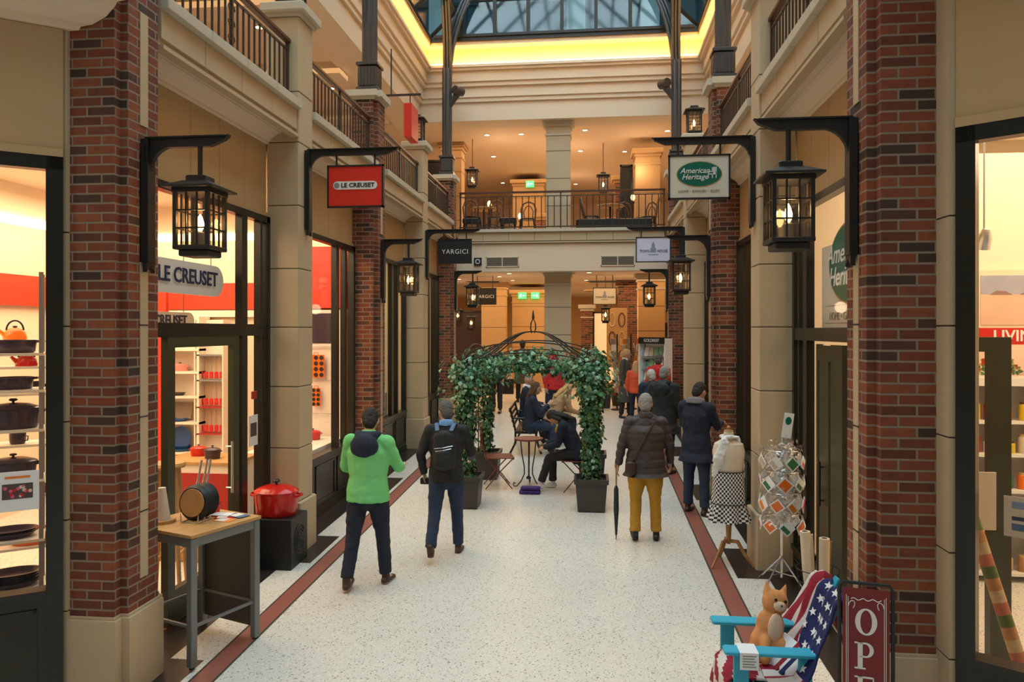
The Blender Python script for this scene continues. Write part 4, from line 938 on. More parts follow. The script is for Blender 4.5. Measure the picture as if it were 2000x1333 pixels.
MB().lathe([(.004, 0), (.006, .05), (.012, .055), (.03, .35), (.026, hz-.20), (.010, hz-.16)], n=12).build('canopy', 'parka', t, True); MB().tube([(0, 0, hz-.18), (0, 0, hz+.02), (-.01, .02, hz+.06), (-.01, .05, hz+.07), (0, .07, hz+.04)], .010, 8).build('handle', 'wood', t)
# navy coat man
b, J, tp_, hd, A = human('man in a navy coat reading by the right shop, grey hood at his collar', (1.33, 9.80, fz(9.8)), radians(-35), 1.74, legs={'L': (3, 4, 2, 0), 'R': (-2, 4, 2, 0)},
    arms={'L': (24, 10, 70, 22), 'R': (26, 10, 70, 18)}, head=(32, -8), top='navy', pants='denim', shoes='shoe_brown', hair='hair_dark', coat='overcoat', skirt=.14, fat=1.08, collar='grey_hood', thick=1.35, vox=.010)
# parka man
human('grey-haired man in a long black-green parka behind the mustard trousers man', (1.14, 12.15, fz(12.15)), radians(-25), 1.74, head=(8, -20), top='parka', pants='denim_dark', shoes='shoe_brown', hair='hair_grey', coat='parka', skirt=.18, fat=1.12, hood='parka', arms={'L': (2, 10, 14, 5), 'R': (4, 10, 22, 8)})
human('white-haired person in navy, left of the parka man', (1.03, 13.35, fz(13.35)), radians(10), 1.58, head=(4, 35), top='navy', pants='denim_dark', hair='hair_white', skirt=.08, fat=1.05)
human('dark-haired man in a red jacket facing the newspaper rack', (1.33, 15.4, fz(15.4)), radians(-20), 1.72, top='red_cloth', pants='denim_dark', hair='hair_salt', hood='red_cloth', head=(8, 0))
human('girl with long hair in an orange top, back to us', (.98, 17.2, fz(17.2)), radians(-12), 1.44, top='orange', pants='denim_dark', shoes='shoe_black', hair='hair_blond', hairlen=.16, arms={'L': (0, 12, 10, 5), 'R': (30, 12, 60, 10)})
human('blond woman in a long grey belted coat beside the flower shop', (.78, 17.98, fz(17.98)), radians(-115), 1.67, head=(5, 20), top='coat_grey', pants='jacket_black', shoes='shoe_black', hair='hair_blond', coat='long_coat', skirt=.42, collar='cream_cloth', legs={'L': (6, 3, 6, 0), 'R': (-3, 3, 4, 0)})
human('person in black walking in the far hall, left of the arch', (-2.42, 18.6, fz(18.6)), radians(170), 1.74, head=(5, 0), top='jacket_black', pants='jacket_black', hair='hair_dark', legs={'L': (10, 3, 6, 0), 'R': (-6, 3, 8, 0)}, skirt=.05)
b, J, tp_, hd, A = human('person in a dark olive coat seen under the arch leaves', (-1.95, 20.6, fz(20.6)), radians(15), 1.76, top='coat_grey', pants='jacket_black', hair='hair_dark', skirt=.30, coat='long_coat', fat=1.1)
t = thing('carrier_bag', 'square black carrier bag held in the far hall, left of the bench', 'bag', (-2.35, 20.5, 1.28)); MB().bevbox(-.16, .16, -.06, .06, -.36, .06, .01).build('bag_body', 'black', t); MB().tube([(-.07, 0, .06), (-.04, 0, .2), (.04, 0, .2), (.07, 0, .06)], .005, 6).build('handle', 'black', t)
human('person in a red top and dark trousers standing behind the arch', (-.86, 16.6, fz(16.6)), radians(-160), 1.74, top='red_cloth', pants='denim_dark', hair='hair_brown', legs={'L': (4, 6, 3, 0), 'R': (-3, 6, 3, 0)})
# seated people
SIT = {'L': (82, 8, 84, 0), 'R': (84, 8, 88, 0)}
b, J, tp_, hd, A = human('brown-haired woman in a navy coat seated sideways on the bench, eating', (-1.12, 13.3, fz(13.3)), radians(-80), 1.68, legs=SIT, pelvis=.56, seat=True, arms={'L': (35, 10, 85, 30), 'R': (30, 8, 110, 25)}, lean=6, head=(12, -10),
    top='navy', pants='denim', shoes='shoe_black', hair='hair_brown', hairlen=.08, fat=1.05)
human('bald man in navy seated behind the woman on the bench', (-1.32, 14.6, fz(14.6)), radians(-95), 1.72, legs=SIT, pelvis=.56, seat=True, arms={'L': (20, 8, 70, 20), 'R': (20, 8, 70, 20)}, top='navy', pants='denim_dark', bald=True, collar='pure_white', lean=4)
b, J, tp_, hd, A = human('blond woman bending over red flowers behind the bench', (-.78, 14.2, fz(14.2)), radians(-60), 1.62, legs=SIT, pelvis=.55, seat=True, arms={'L': (50, 8, 50, 20), 'R': (50, 8, 50, 20)}, top='tan_cloth', pants='denim_dark', hair='hair_blond', hairlen=.14, lean=28, head=(20, 0))
b, J, tp_, hd, A = human('girl in dark blue bending low on the folding chair, white trainers', (-.22, 10.80, fz(10.8)), radians(82), 1.64, legs={'L': (80, 4, 62, 8), 'R': (78, 5, 78, 4)}, pelvis=.56, seat=True,
    arms={'L': (40, 8, 60, 25), 'R': (46, 8, 55, 25)}, lean=27, head=(42, 0), top='denim_dark', pants='jacket_black', shoes='shoe_white', sole='pure_white', hair='hair_dark', hairlen=.12, vox=.010)
m = MB(A); m.limb([tp_(-.05, .08, .48), tp_(0, .13, .44), tp_(.06, .09, .46)], [.04, .05, .04], 10); m.limb([tp_(.02, .12, .42), tp_(.04, .17, .25)], [.035, .025], 8); remeshed(m, 'scarf', 'yellow_scarf', b, .009, 2, folds(.006, 60))
# ---------------- climbing arch with four planters ----------------
pm('planter', (.045, .04, .036), .45, noise=.15); pm('soil', (.03, .018, .01), .9); pm('wire', (.05, .04, .035), .4, .5); pm('twig', (.10, .055, .025), .8)
for n_, c_ in (('leaf_dark', (.02, .085, .03)), ('leaf_mid', (.05, .18, .065)), ('leaf_pale', (.22, .42, .26)), ('leaf_olive', (.09, .13, .03)), ('petal_orange', (.8, .22, .03)), ('petal_red', (.7, .03, .05)), ('petal_pink', (.7, .10, .22)), ('leaf_yellow', (.35, .45, .10))):
    pm(n_, c_, .45)
LEAF = ['leaf_dark', 'leaf_mid', 'leaf_pale', 'leaf_olive']
rnd = random.Random(5)
def leaf(mb, p, s, nrm, k):
    n = Vec(nrm).normalized(); u = n.orthogonal().normalized(); a = rnd.uniform(0, 6.28); w = n.cross(u); u, w = u*cos(a)+w*sin(a), w*cos(a)-u*sin(a)
    P = Vec(p); pts = [P, P+w*s*.42+u*s*.18-n*s*.06, P+w*s*.34+u*s*.55-n*s*.05, P+u*s, P-w*s*.34+u*s*.55-n*s*.05, P-w*s*.42+u*s*.18-n*s*.06, P+u*s*.5+n*s*.06]
    mb.add([tuple(q) for q in pts], [(0, 1, 6), (1, 2, 6), (2, 3, 6), (3, 4, 6), (4, 5, 6), (5, 0, 6)], k)
AX0, AX1, AY0, AY1 = -1.70, -.02, 9.88, 11.55
def planter(label, x, y, s=.21):
    z = fz(y); t = thing('planter', label, 'planter', (x, y, z+.006), 0, 'dark square planters of the arch')
    m = MB(); q = s; h = .42
    def sq(a, zz): return [(-a, -a, zz), (a, -a, zz), (a, a, zz), (-a, a, zz)]
    vs = sq(q*.84, 0)+sq(q*.97, h-.06)+sq(q*1.06, h-.06)+sq(q*1.08, h)+sq(q*.92, h)+sq(q*.88, h-.05)
    fs = [(3, 2, 1, 0)]
    for r in range(5):
        for i in range(4): j = (i+1) % 4; fs.append((r*4+i, r*4+j, r*4+4+j, r*4+4+i))
    m.add(vs, fs); m.build('pot', 'planter', t); MB().box(-q*.9, q*.9, -q*.9, q*.9, h-.06, h-.045).build('soil', 'soil', t)
    return t
planter('dark square planter at the front right foot of the arch', AX1, AY0); planter('dark square planter at the front left foot of the arch, behind the backpack man', AX0, AY0)
planter('dark square planter at the back left foot of the arch, behind the empty chair', AX0+.04, AY1); planter('dark square planter at the back right foot of the arch', AX1, AY1)
fz0 = fz(10.7)
t = thing('garden_arch', 'round dark wire garden arch with a domed top and tall finial', 'arch', ((AX0+AX1)/2, (AY0+AY1)/2, fz0))
cx, cy, hw_, hd_ = 0, 0, (AX1-AX0)/2, (AY1-AY0)/2
for sx in (-1, 1):
    for sy in (-1, 1):
        m = MB()
        for dx, dy in ((-.09, 0), (.09, 0), (0, .09), (0, -.09)):
            m.tube([(sx*hw_+dx, sy*hd_+dy, .33), (sx*hw_+dx, sy*hd_+dy, 1.95)], .009, 6)
        for z in [.5+.28*i for i in range(6)]: m.tube([(sx*hw_-.09, sy*hd_, z), (sx*hw_, sy*hd_-.09, z), (sx*hw_+.09, sy*hd_, z), (sx*hw_, sy*hd_+.09, z), (sx*hw_-.09, sy*hd_, z)], .005, 5)
        m.build('post_frame', 'wire', t)
m = MB()
for sy in (-1, 1):
    for dz in (0, .14):
        m.tube([(-hw_*cos(a), sy*hd_, 1.82+dz+.22*sin(a)) for a in [pi*j/16 for j in range(17)]], .009, 6)
for sx in (-1, 1):
    for dz in (0, .14): m.tube([(sx*hw_, -hd_*cos(a), 1.82+dz+.18*sin(a)) for a in [pi*j/16 for j in range(17)]], .009, 6)
m.build('hoop', 'wire', t)
m = MB()
for sx in (-1, 1):
    for sy in (-1, 1):
        for o_ in (-.05, .05):
            pts = []
            for j in range(15):
                q = j/14; r = 1-q; zz = 1.92+.38*(0.5-0.5*cos(pi*min(1, q*1.08)))+.02*q
                pts.append((sx*hw_*r+o_*sy*(1-q)*.9, sy*hd_*r-o_*sx*(1-q)*.9, zz))
            m.tube(pts, .010, 6)
m.build('dome_rib', 'wire', t)
m = MB()
for j in range(4):
    a = pi/4+pi/2*j; m.tube([(0.03*cos(a), .03*sin(a), 2.30), (.052*cos(a), .052*sin(a), 2.37), (.045*cos(a), .045*sin(a), 2.44), (.008*cos(a), .008*sin(a), 2.50)], .007, 5)
m.lathe([(.004, 2.49), (.022, 2.52), (.018, 2.55), (.004, 2.63)], n=8); m.build('finial', 'wire', t)
def climber(label, x, y, x2, y2, n, spread=.20, top=2.05, seed=1):
    rnd.seed(seed); z0 = fz(y)
    t = thing('climbing_plant', label, 'plant', (x, y, z0+.38)); m = MB()
    for i in range(5):
        a = 1.25*i; m.tube([(.07*cos(a+q*.9), .07*sin(a+q*.9), q*.42) for q in range(5)], .008, 5)
    m.build('stem', 'twig', t)
    m = MB()
    for i in range(n):
        zz = rnd.uniform(.0, top-.50); w = spread*(.55+.5*(zz/1.6)**1.5+.25*rnd.random()); a = rnd.uniform(0, 2*pi); r = w*sqrt(rnd.uniform(.25, 1))
        p = (r*cos(a), r*sin(a), zz); k_ = rnd.choices([0, 1, 2, 3], [4 if zz < 1 else 2.5, 3, .5+1.2*(zz > 1), 1.6])[0]
        leaf(m, p, rnd.uniform(.04, .075), (cos(a)+rnd.uniform(-.6, .6), sin(a)+rnd.uniform(-.6, .6), rnd.uniform(-.1, .9)), k_)
    # boughs along the hoops at the top
    for (ex, ey) in ((x2-x, 0), (0, y2-y)):
        for i in range(int(n*.27)):
            q = rnd.random()**1.2*.62; zz = 1.37+.16*sin(pi*q*.9)+rnd.gauss(0, .065)
            p = (ex*q+rnd.gauss(0, .08)-.12*(ex > 0)*(rnd.random() < .2), ey*q+rnd.gauss(0, .09), zz)
            leaf(m, p, rnd.uniform(.045, .085), (rnd.uniform(-1, 1), rnd.uniform(-1.2, .4), rnd.uniform(.1, 1)), rnd.choices([0, 1, 2, 3], [2.2, 3, 2.2, 1])[0])
    for i in range(int(n*.15)):        # sprays leaving the top
        a = rnd.uniform(0, 2*pi); r = rnd.uniform(.15, .42); p = (r*cos(a), r*sin(a), rnd.uniform(1.15, 1.72)-r*.3)
        leaf(m, p, rnd.uniform(.04, .08), (cos(a), sin(a), .6), rnd.choices([0, 1, 2, 3], [1, 3, 2, 2])[0])
    o = m.build('foliage', LEAF, t); o['kind'] = 'stuff'
    return t
climber('dense green ivy on the front right post of the arch', AX1, AY0, AX0, AY1, 1750, .19, seed=2)
climber('green ivy on the front left post of the arch', AX0, AY0, AX1, AY1, 1350, .18, seed=3)
climber('thin browner ivy on the back left post of the arch', AX0+.04, AY1, AX1, AY0, 850, .15, seed=4)
climber('ivy on the back right post of the arch', AX1, AY1, AX0, AY0, 900, .16, seed=6)
# ---------------- bistro set ----------------
pm('rust', (.16, .055, .03), .5, .3); pm('slat', (.20, .055, .035), .5)
def folding_chair(label, x, y, rz, slats='slat'):
    t = thing('folding_chair', label, 'chair', (x, y, fz(y)), rz, 'folding bistro chairs')
    for s in (-1, 1):
        MB().tube([(s*.19, -.20, .01), (s*.19, .02, .27), (s*.19, .20, .45)], .009, 6).build('leg', 'rust', t)
        MB().tube([(s*.205, .19, .01), (s*.205, -.02, .27), (s*.205, -.19, .46), (s*.20, -.24, .66), (s*.20, -.27, .93)], .009, 6).build('leg', 'rust', t)
    MB().tube([(-.19, .12, .10), (.19, .12, .10)], .007, 6).tube([(-.19, -.12, .10), (.19, -.12, .10)], .007, 6).build('stretcher', 'rust', t)
    m = MB()
    for i in range(8): m.box(-.21+i*.054, -.21+i*.054+.042, -.19, .21, .452, .465)
    m.box(-.215, .215, -.2, -.18, .445, .455); m.box(-.215, .215, .2, .22, .44, .47); m.build('seat', slats, t)
    m = MB(); m.box(-.2, .2, -.262, -.245, .60, .65); m.build('back_slat', 'wood_dark', t)
    m = MB(); m.tube([(-.20, -.27, .93), (-.1, -.275, .955), (0, -.275, .925), (.1, -.275, .955), (.20, -.27, .93)], .007, 6); m.tube([(-.2, -.265, .82), (.2, -.265, .82)], .006, 6)
    for s in (-1, 1):
        m.tube([(s*.07, -.255, .65), (s*.07, -.265, .82)], .006, 5)
        m.tube([(s*(.10+.055*cos(q*.7)*(1-q*.05)), -.27, .875+.035*sin(q*.7)*(1-q*.05)) for q in range(12)], .005, 5)
    m.build('back_frame', 'rust', t); return t
folding_chair('empty folding chair with a red slatted seat at the arch', -1.40, 10.95, radians(-78))
folding_chair('folding chair under the bending girl, right side of the arch', -.20, 10.82, radians(82))
t = thing('bistro_table', 'small round mosaic bistro table on scrolled iron legs inside the arch', 'table', (-.95, 11.0, fz(11.0)))
MB().lathe([(.001, .70), (.20, .70), (.215, .71), (.215, .728), (.001, .73)], n=28).build('tabletop', 'slat', t)
for i in range(3):
    a = radians(90+120*i); c, s_ = cos(a), sin(a)
    MB().tube([(c*r, s_*r, z) for r, z in ((.13, .70), (.11, .5), (.07, .3), (.07, .2), (.12, .10), (.19, .03), (.235, .03), (.25, .06), (.235, .085), (.215, .07))], .009, 6).build('leg', 'wire', t)
MB().tube([(0, 0, .12), (0, 0, .70)], .008, 6).lathe([(.03, .12), (.04, .14), (.01, .17)], n=8).build('centre_rod', 'wire', t)
def bench(label, x, y, rz):
    t = thing('bench', label, 'bench', (x, y, fz(y)), rz)
    for s in (-1, 1):
        m = MB(); X = s*.62
        m.tube([(X, .26, .02), (X, .20, .20), (X, .16, .42)], .022, 6); m.tube([(X, -.30, .02), (X, -.20, .22), (X, -.20, .44), (X, -.30, .84)], .022, 6); m.tube([(X, .20, .40), (X, -.2, .40)], .022, 6); m.tube([(X, -.26, .66), (X, .0, .66), (X, .20, .62), (X, .18, .42)], .018, 6); m.build('leg', 'black', t)
    m = MB()
    for i in range(5): m.box(-.66, .66, -.20+i*.085, -.20+i*.085+.07, .42, .445)
    m.build('seat', 'wood_dark', t); m = MB()
    for i in range(4): m.box(-.66, .66, -.245-i*.024, -.225-i*.024, .50+i*.09, .565+i*.09)
    m.build('backrest', 'wood_dark', t)
bench('dark park bench seen from its end behind the bistro table', -1.20, 13.85, radians(-88))
t = thing('folded_bag', 'purple folded bag lying on the floor by the bistro table', 'bag', (-.90, 10.62, fz(10.62)))
pm('purple', (.05, .015, .16), .6)
m = MB(); m.bevbox(-.15, .15, -.075, .075, .0, .05, .02); m.bevbox(-.13, .15, -.065, .065, .05, .10, .02); m.build('body', 'purple', t, True); MB().tube([(-.1, -.08, .09), (-.02, -.10, .105), (.1, -.08, .09)], .012, 6).build('strap', 'purple', t, True)
# flowers in arms and at the flower shop
def bouquet(name, label, x, y, z, r, n, cols, grp=None):
    t = thing(name, label, 'flowers', (x, y, z), 0, grp); m = MB(); g = MB()
    for i in range(n):
        a = rnd.uniform(0, 6.28); q = r*sqrt(rnd.random()); p = (q*cos(a), q*sin(a)*.8, rnd.uniform(0, r))
        for j in range(6): leaf(m, p, r*.28, (cos(j), sin(j), .5), rnd.randrange(len(cols)))
        leaf(g, (p[0], p[1], p[2]-.03), r*.5, (rnd.uniform(-1, 1), -1, .5), 0)
    o = m.build('blossom', cols, t); o['kind'] = 'stuff'; g.build('leaves', 'leaf_mid', t); return t
bouquet('red_flowers', 'bunch of pink-red flowers in the blond woman\'s hands by the bench', -.62, 13.55, 1.02, .14, 22, ['petal_pink', 'petal_red'])
bouquet('red_flowers', 'red poinsettia showing between the arch leaves', -.62, 11.2, 2.22, .11, 12, ['petal_red'])
bouquet('red_flowers', 'smaller red blossom near the right end of the arch', -.38, 11.35, 2.30, .07, 7, ['petal_red'])
for i, (x, y, z, c) in enumerate(((.35, 19.6, 1.15, ['petal_orange', 'leaf_yellow']), (.05, 19.9, 1.0, ['leaf_yellow', 'petal_orange']), (.62, 20.1, .95, ['petal_red', 'petal_orange']), (.12, 19.3, 1.7, ['leaf_yellow', 'leaf_mid']))):
    t = bouquet('flower_bucket', ('orange', 'yellow-orange', 'red and orange', 'tall yellow-green')[i]+' flowers in a dark bucket by the flower shop', x, y, z, .20, 40, c, 'flower shop buckets')
    MB().lathe([(.10, fz(y)-z), (.13, -.05), (.001, -.05)], n=14).build('bucket', 'darkgrey', t)
# ---------------- newspaper and card racks in the far right ----------------
def card_tower(label, x, y, h, r, cols, n=5, lv=9, grp=None):
    t = thing('postcard_stand', label, 'rack', (x, y, fz(y)), 0, grp)
    MB().tube([(0, 0, 0), (0, 0, h)], .02, 8).lathe([(.16, 0), (.16, .02), (.02, .04)], n=14).build('pole', 'steel_dark', t)
    m = MB()
    for l in range(lv):
        z = .45+(h-.5)*l/lv
        for j in range(n):
            a = 2*pi*j/n; A2 = RZ(a+.2) @ TR(0, -r, 0) @ RX(radians(-12)); m.box(-r*.5, r*.5, -.006, .006, z, z+(h-.5)/lv*.86, rnd.randrange(len(cols)), T=A2)
    m.build('cards', cols, t)
CARDC = ['cream', 'white', 'amber', 'taupe', 'petal_orange', 'grey']
card_tower('tall revolving postcard stand behind the blond woman', .62, 19.3, 1.95, .13, CARDC, grp=None)
card_tower('revolving postcard stand right of the blond woman', .98, 19.5, 1.95, .12, CARDC)
card_tower('third revolving card stand next to the newspaper rack', 1.28, 19.0, 1.85, .11, CARDC)
t = thing('newspaper_rack', 'tall white and black newspaper rack filled with magazines', 'rack', (1.36, 16.3, fz(16.3)), radians(-50))
m = MB(); m.box(-.40, .36, .06, .10, .1, 1.98); m.box(-.42, -.39, -.12, .10, 0, 1.98); m.box(.35, .38, -.12, .10, 0, 1.98); m.build('rack_frame', 'pure_white', t)
MB().box(-.40, .37, -.14, .08, 1.86, 2.0).build('header', 'black', t); text('GOLDREEF', .095, 'letter_white', t, (0, -.145, 1.93), FY, name='header_lettering')
cs = ['white', 'cream', 'petal_pink', 'pure_white', 'leaf_pale', 'pure_white', 'white', 'pure_white']
proto = None
for r in range(6):
    for c in range(5):
        z = .28+r*.26; x = -.36+c*.145
        o = MB().box(0, .125, -.008+rnd.uniform(-.01, 0), .012, 0, .20, T=RX(radians(-10))).box(.01, .115, -.012, -.007, .14, .185, 1, T=RX(radians(-10))).box(.03, .095, -.012, -.007, .03, .11, 2, T=RX(radians(-10))).build('magazine', [rnd.choice(cs), rnd.choice(['black', 'red', 'denim', 'gold']), rnd.choice(['taupe', 'grey', 'denim_light', 'petal_orange'])])
        o.location = Mx.Translation(t.location) @ RZ(t.rotation_euler.z) @ Vec((x, .0, z))
        o.rotation_euler = (0, 0, t.rotation_euler.z); tag(o, 'magazine in the tall newspaper rack', 'magazine', 'magazines in the newspaper rack')
m = MB()
for r in range(6): m.box(-.40, .36, -.06, .07, .24+r*.26, .26+r*.26)
m.build('shelf', 'grey', t)
t = thing('poster_panel', 'narrow pale poster panel on edge left of the newspaper rack', 'panel', (1.12, 16.75, fz(16.75)))
MB().bevbox(-.03, .03, -.12, .12, 0, 1.95, .01).build('panel', 'grey_blue', t); MB().box(-.13, .03, -.13, -.11, 1.70, 1.92).build('red_header', 'red_cloth', t)
# woven hanging figure behind the cream sign
t = thing('patterned_banner', 'tall brown and gold patterned banner behind the cream sign', 'banner', (.70, 22.0, 1.6)); MB().tube([(0, .04, fz(22)-1.6), (0, .04, 1.6)], .015, 6).build('stand', 'wood_dark', t)
m = MB(); m.box(-.30, .30, 0, .03, 0, 1.75); m.build('cloth', 'amber_dark', t)
m = MB()
for i in range(2):
    for j in range(3): m.tube([(-.14+.28*i+.09*cos(q*.63), -.01, .3+.55*j+.20*sin(q*.63)) for q in range(11)], .022, 5, k=(i+j) % 2)
m.build('pattern', ['gold', 'wood_dark'], t)
# ---------------- café upstairs ----------------
pm('cane', (.55, .32, .14), .6)
def cafe_chair(label, x, y, rz, arms=False, base=None):
    if base: return dup(base, (x, y, 5.0), rz, label)
    t = thing('bentwood_chair', label, 'chair', (x, y, 5.0), rz, 'café chairs upstairs')
    for sx in (-1, 1):
        for sy in (-1, 1): MB().tube([(sx*.16, sy*.15, .45), (sx*.21, sy*.20, 0)], [.024, .017], 6).build('leg', 'black', t)
    MB().lathe([(.001, .45), (.20, .45), (.21, .465), (.20, .48), (.001, .485)], n=20).build('seat', 'black', t)
    MB().tube([(-.17, -.16, .46), (-.19, -.22, .75), (-.13, -.25, .90), (0, -.26, .95), (.13, -.25, .90), (.19, -.22, .75), (.17, -.16, .46)], .021, 7).build('back_frame', 'wood_dark', t, True)
    MB().tube([(-.10, -.18, .47), (-.12, -.22, .70), (-.06, -.235, .82), (0, -.24, .85), (.06, -.235, .82), (.12, -.22, .70), (.10, -.18, .47)], .014, 6).build('back_hoop', 'wood_dark', t, True)
    return t
def cafe_table(label, x, y, base=None):
    if base: return dup(base, (x, y, 5.0), 0, label)
    t = thing('cafe_table', label, 'table', (x, y, 5.0), 0, 'round café tables upstairs')
    MB().lathe([(.001, .72), (.33, .72), (.34, .735), (.33, .75), (.001, .75)], n=28).build('tabletop', 'amber_dark', t)
    MB().tube([(0, 0, .03), (0, 0, .72)], .025, 8).build('column', 'black', t)
    m = MB()
    for i in range(4): a = pi/2*i+.4; m.tube([(0, 0, .10), (.22*cos(a), .22*sin(a), .04), (.27*cos(a), .27*sin(a), 0)], .018, 6)
    m.build('foot', 'black', t); return t
c0 = cafe_chair('dark café chair at the far left end of the balcony', -2.95, 18.05, radians(200)); 
for lb, x, y, r in (('bentwood café chair left of the balcony middle, seen from behind', -2.38, 18.2, 185), ('bentwood chair with an oval back near the stone pillar', -1.62, 18.5, 180), ('dark café chair turned sideways right of the pillar', -.05, 18.3, -85),
                    ('dark café chair behind the round table on the right', .75, 19.3, 10), ('dark café chair at the right end of the balcony', 1.35, 18.5, 90), ('café chair partly hidden behind the scrolled railing', 1.35, 19.35, 40), ('low café chair deep behind the left tables', -2.7, 19.5, 20)):
    cafe_chair(lb, x, y, radians(r), base=c0)
t0 = cafe_table('round café table at the left end of the balcony', -2.72, 18.45); cafe_table('round café table right of the stone pillar', .42, 18.35, t0); cafe_table('small café table deep at the right upstairs', .50, 20.6, t0)
for lb, x, y, z in (('small glowing table lamp on the left café table', -2.6, 18.6, 5.75), ('oval glowing lamp between the chairs, left of the pillar', -1.90, 19.4, 5.55), ('glowing candle lamp on the right café table', 1.0, 18.9, 5.9)):
    t = thing('table_lamp', lb, 'lamp', (x, y, z)); MB().lathe([(.05, 0), (.05, .015), (.01, .03), (.01, .08)], n=12).build('base', 'black', t); MB().sph((0, 0, .14), (.055, .055, .085), 12).build('shade', 'candle_glow', t, True)
    if z > 5.76 or z < 5.7: MB().tube([(0, 0, 0), (0, 0, 5.0-z)], .02, 8).build('stand', 'black', t)
t = thing('low_sofa', 'low black upholstered seat behind the railing, right of the pillar', 'sofa', (.55, 17.95, 5.0))
MB().bevbox(-.95, .85, -.16, .16, .05, .36, .04).build('seat', 'black', t, True); MB().bevbox(-.9, .8, -.12, .12, 0, .06, .01).build('plinth', 'wood_dark', t)
for i_, (x_, lb_) in enumerate(((-2.95, 'dark upholstered stool at the far left of the balcony'), (-2.05, 'dark upholstered stool left of the oval-back chair'))):
    t = thing('stool', lb_, 'stool', (x_, 17.95, 5.0)); MB().bevbox(-.20, .20, -.17, .17, .28, .42, .03).build('seat', 'black', t, True)
    for a_ in (-.16, .16):
        for b_ in (-.13, .13): MB().tube([(a_, b_, 0), (a_, b_, .3)], .016, 6).build('leg', 'black', t)
# ---------------- cookware table beside the left pier ----------------
pm('table_steel', (.20, .215, .22), .45, .4)
TA = radians(69); tz = fz(5.6)
t = thing('display_table', 'tall grey metal table with a wooden top beside the left brick pier', 'table', (-3.125, 5.60, tz), TA)
# local x from front leg to right leg direction
dx_ = Vec((-2.74+2.96, 5.73-5.16)); TA = atan2(dx_.y, dx_.x); t.rotation_euler = (0, 0, TA)
a = .305
for sx in (-1, 1):
    for sy in (-1, 1):
        MB().bevbox(sx*a-.028, sx*a+.028, sy*a-.028, sy*a+.028, .02, .97, .005).build('leg', 'table_steel', t)
m = MB(); m.box(-a, a, -a-.02, -a+.02, .905, .975); m.box(-a, a, a-.02, a+.02, .905, .975); m.box(-a-.02, -a+.02, -a, a, .905, .975); m.box(a-.02, a+.02, -a, a, .905, .975); m.build('apron', 'table_steel', t)
m = MB()
for q in (-a, a): m.box(-a, a, q-.01, q+.01, .30, .32); m.box(q-.01, q+.01, -a, a, .30, .32)
m.build('stretcher', 'table_steel', t)
m = MB()
for i in range(6): m.bevbox(-a-.035, a+.035, -a-.035+i*.1133, -a-.035+(i+1)*.1133-.001, .975, 1.0, .004)
m.build('tabletop', 'wood_light', t); MB().box(a+.0, a+.012, -a+.03, a-.03, .10, .90).build('back_panel', 'darkgrey', t)
for sx in (-1, 1):
    for sy in (-1, 1): MB().lathe([(.02, 0), (.02, .02), (.001, .02)], n=10).build('foot', 'black', t).location = (sx*a, sy*a, .0)
TT = Mx.Translation((-3.125, 5.60, tz)) @ RZ(TA)
def on_table(x, y, z=1.001): return tuple(TT @ Vec((x, y, z)))
# frying pans standing on edge
def pan(label, loc, rz, tilt, r, face):
    t = thing('frying_pan', label, 'pan', loc, rz, 'pans standing on the display table'); T = TR(0, 0, r+.012) @ RX(radians(90-tilt)) @ RY(pi)
    MB(T).lathe([(.001, 0), (r*.84, 0), (r, .036), (r+.003, .038), (r-.006, .034), (r*.80, .006), (.001, .006)], n=32).build('pan_body', 'black', t, True)
    MB(T).lathe([(.001, -.004), (r*.76, -.004), (r*.78, .0), (.001, .0)], n=32).build('pan_base', face, t)
    m = MB(T); m.tube([(0, r-.01, .04), (0, r+.05, .052), (0, r+.19, .07)], [(.014, .006), (.010, .006), (.013, .006)], 8); m.build('handle', 'silver', t, True)
    return t
pan('front frying pan showing its round wooden-coloured base', on_table(-.07, -.02), radians(-8), 8, .14, 'wood_light')
pan('second frying pan right behind the front pan', on_table(.02, .015), radians(-10), 6, .135, 'black')
pan('third frying pan at the back of the pan rack', on_table(.08, .04), radians(-12), 4, .13, 'black')
t = thing('pan_rack', 'small wire rack holding the frying pans upright', 'rack', on_table(0, 0), radians(-8)); m = MB()
for y in (-.10, -.02, .05): m.tube([(-.08, y, .004), (-.08, y, .07), (-.07, y, .004), (.07, y, .004), (.08, y, .07), (.08, y, .004)], .003, 5)
m.tube([(-.07, -.11, .004), (-.07, .07, .004)], .004, 5); m.tube([(.07, -.11, .004), (.07, .07, .004)], .004, 5); m.build('wire', 'silver', t)
pm('enamel_red', (.62, .015, .008), .18); pm('enamel_dark', (.05, .03, .05), .25); pm('enamel_orange', (.85, .18, .01), .25); pm('enamel_teal', (.05, .16, .17), .25); pm('enamel_blue', (.02, .10, .32), .25); pm('enamel_yellow', (.75, .50, .02), .25); pm('enamel_green', (.22, .42, .04), .25); pm('enamel_pink', (.75, .30, .25), .3); pm('enamel_cream', (.8, .68, .5), .3); pm('iron_knob', (.02, .018, .018), .35)
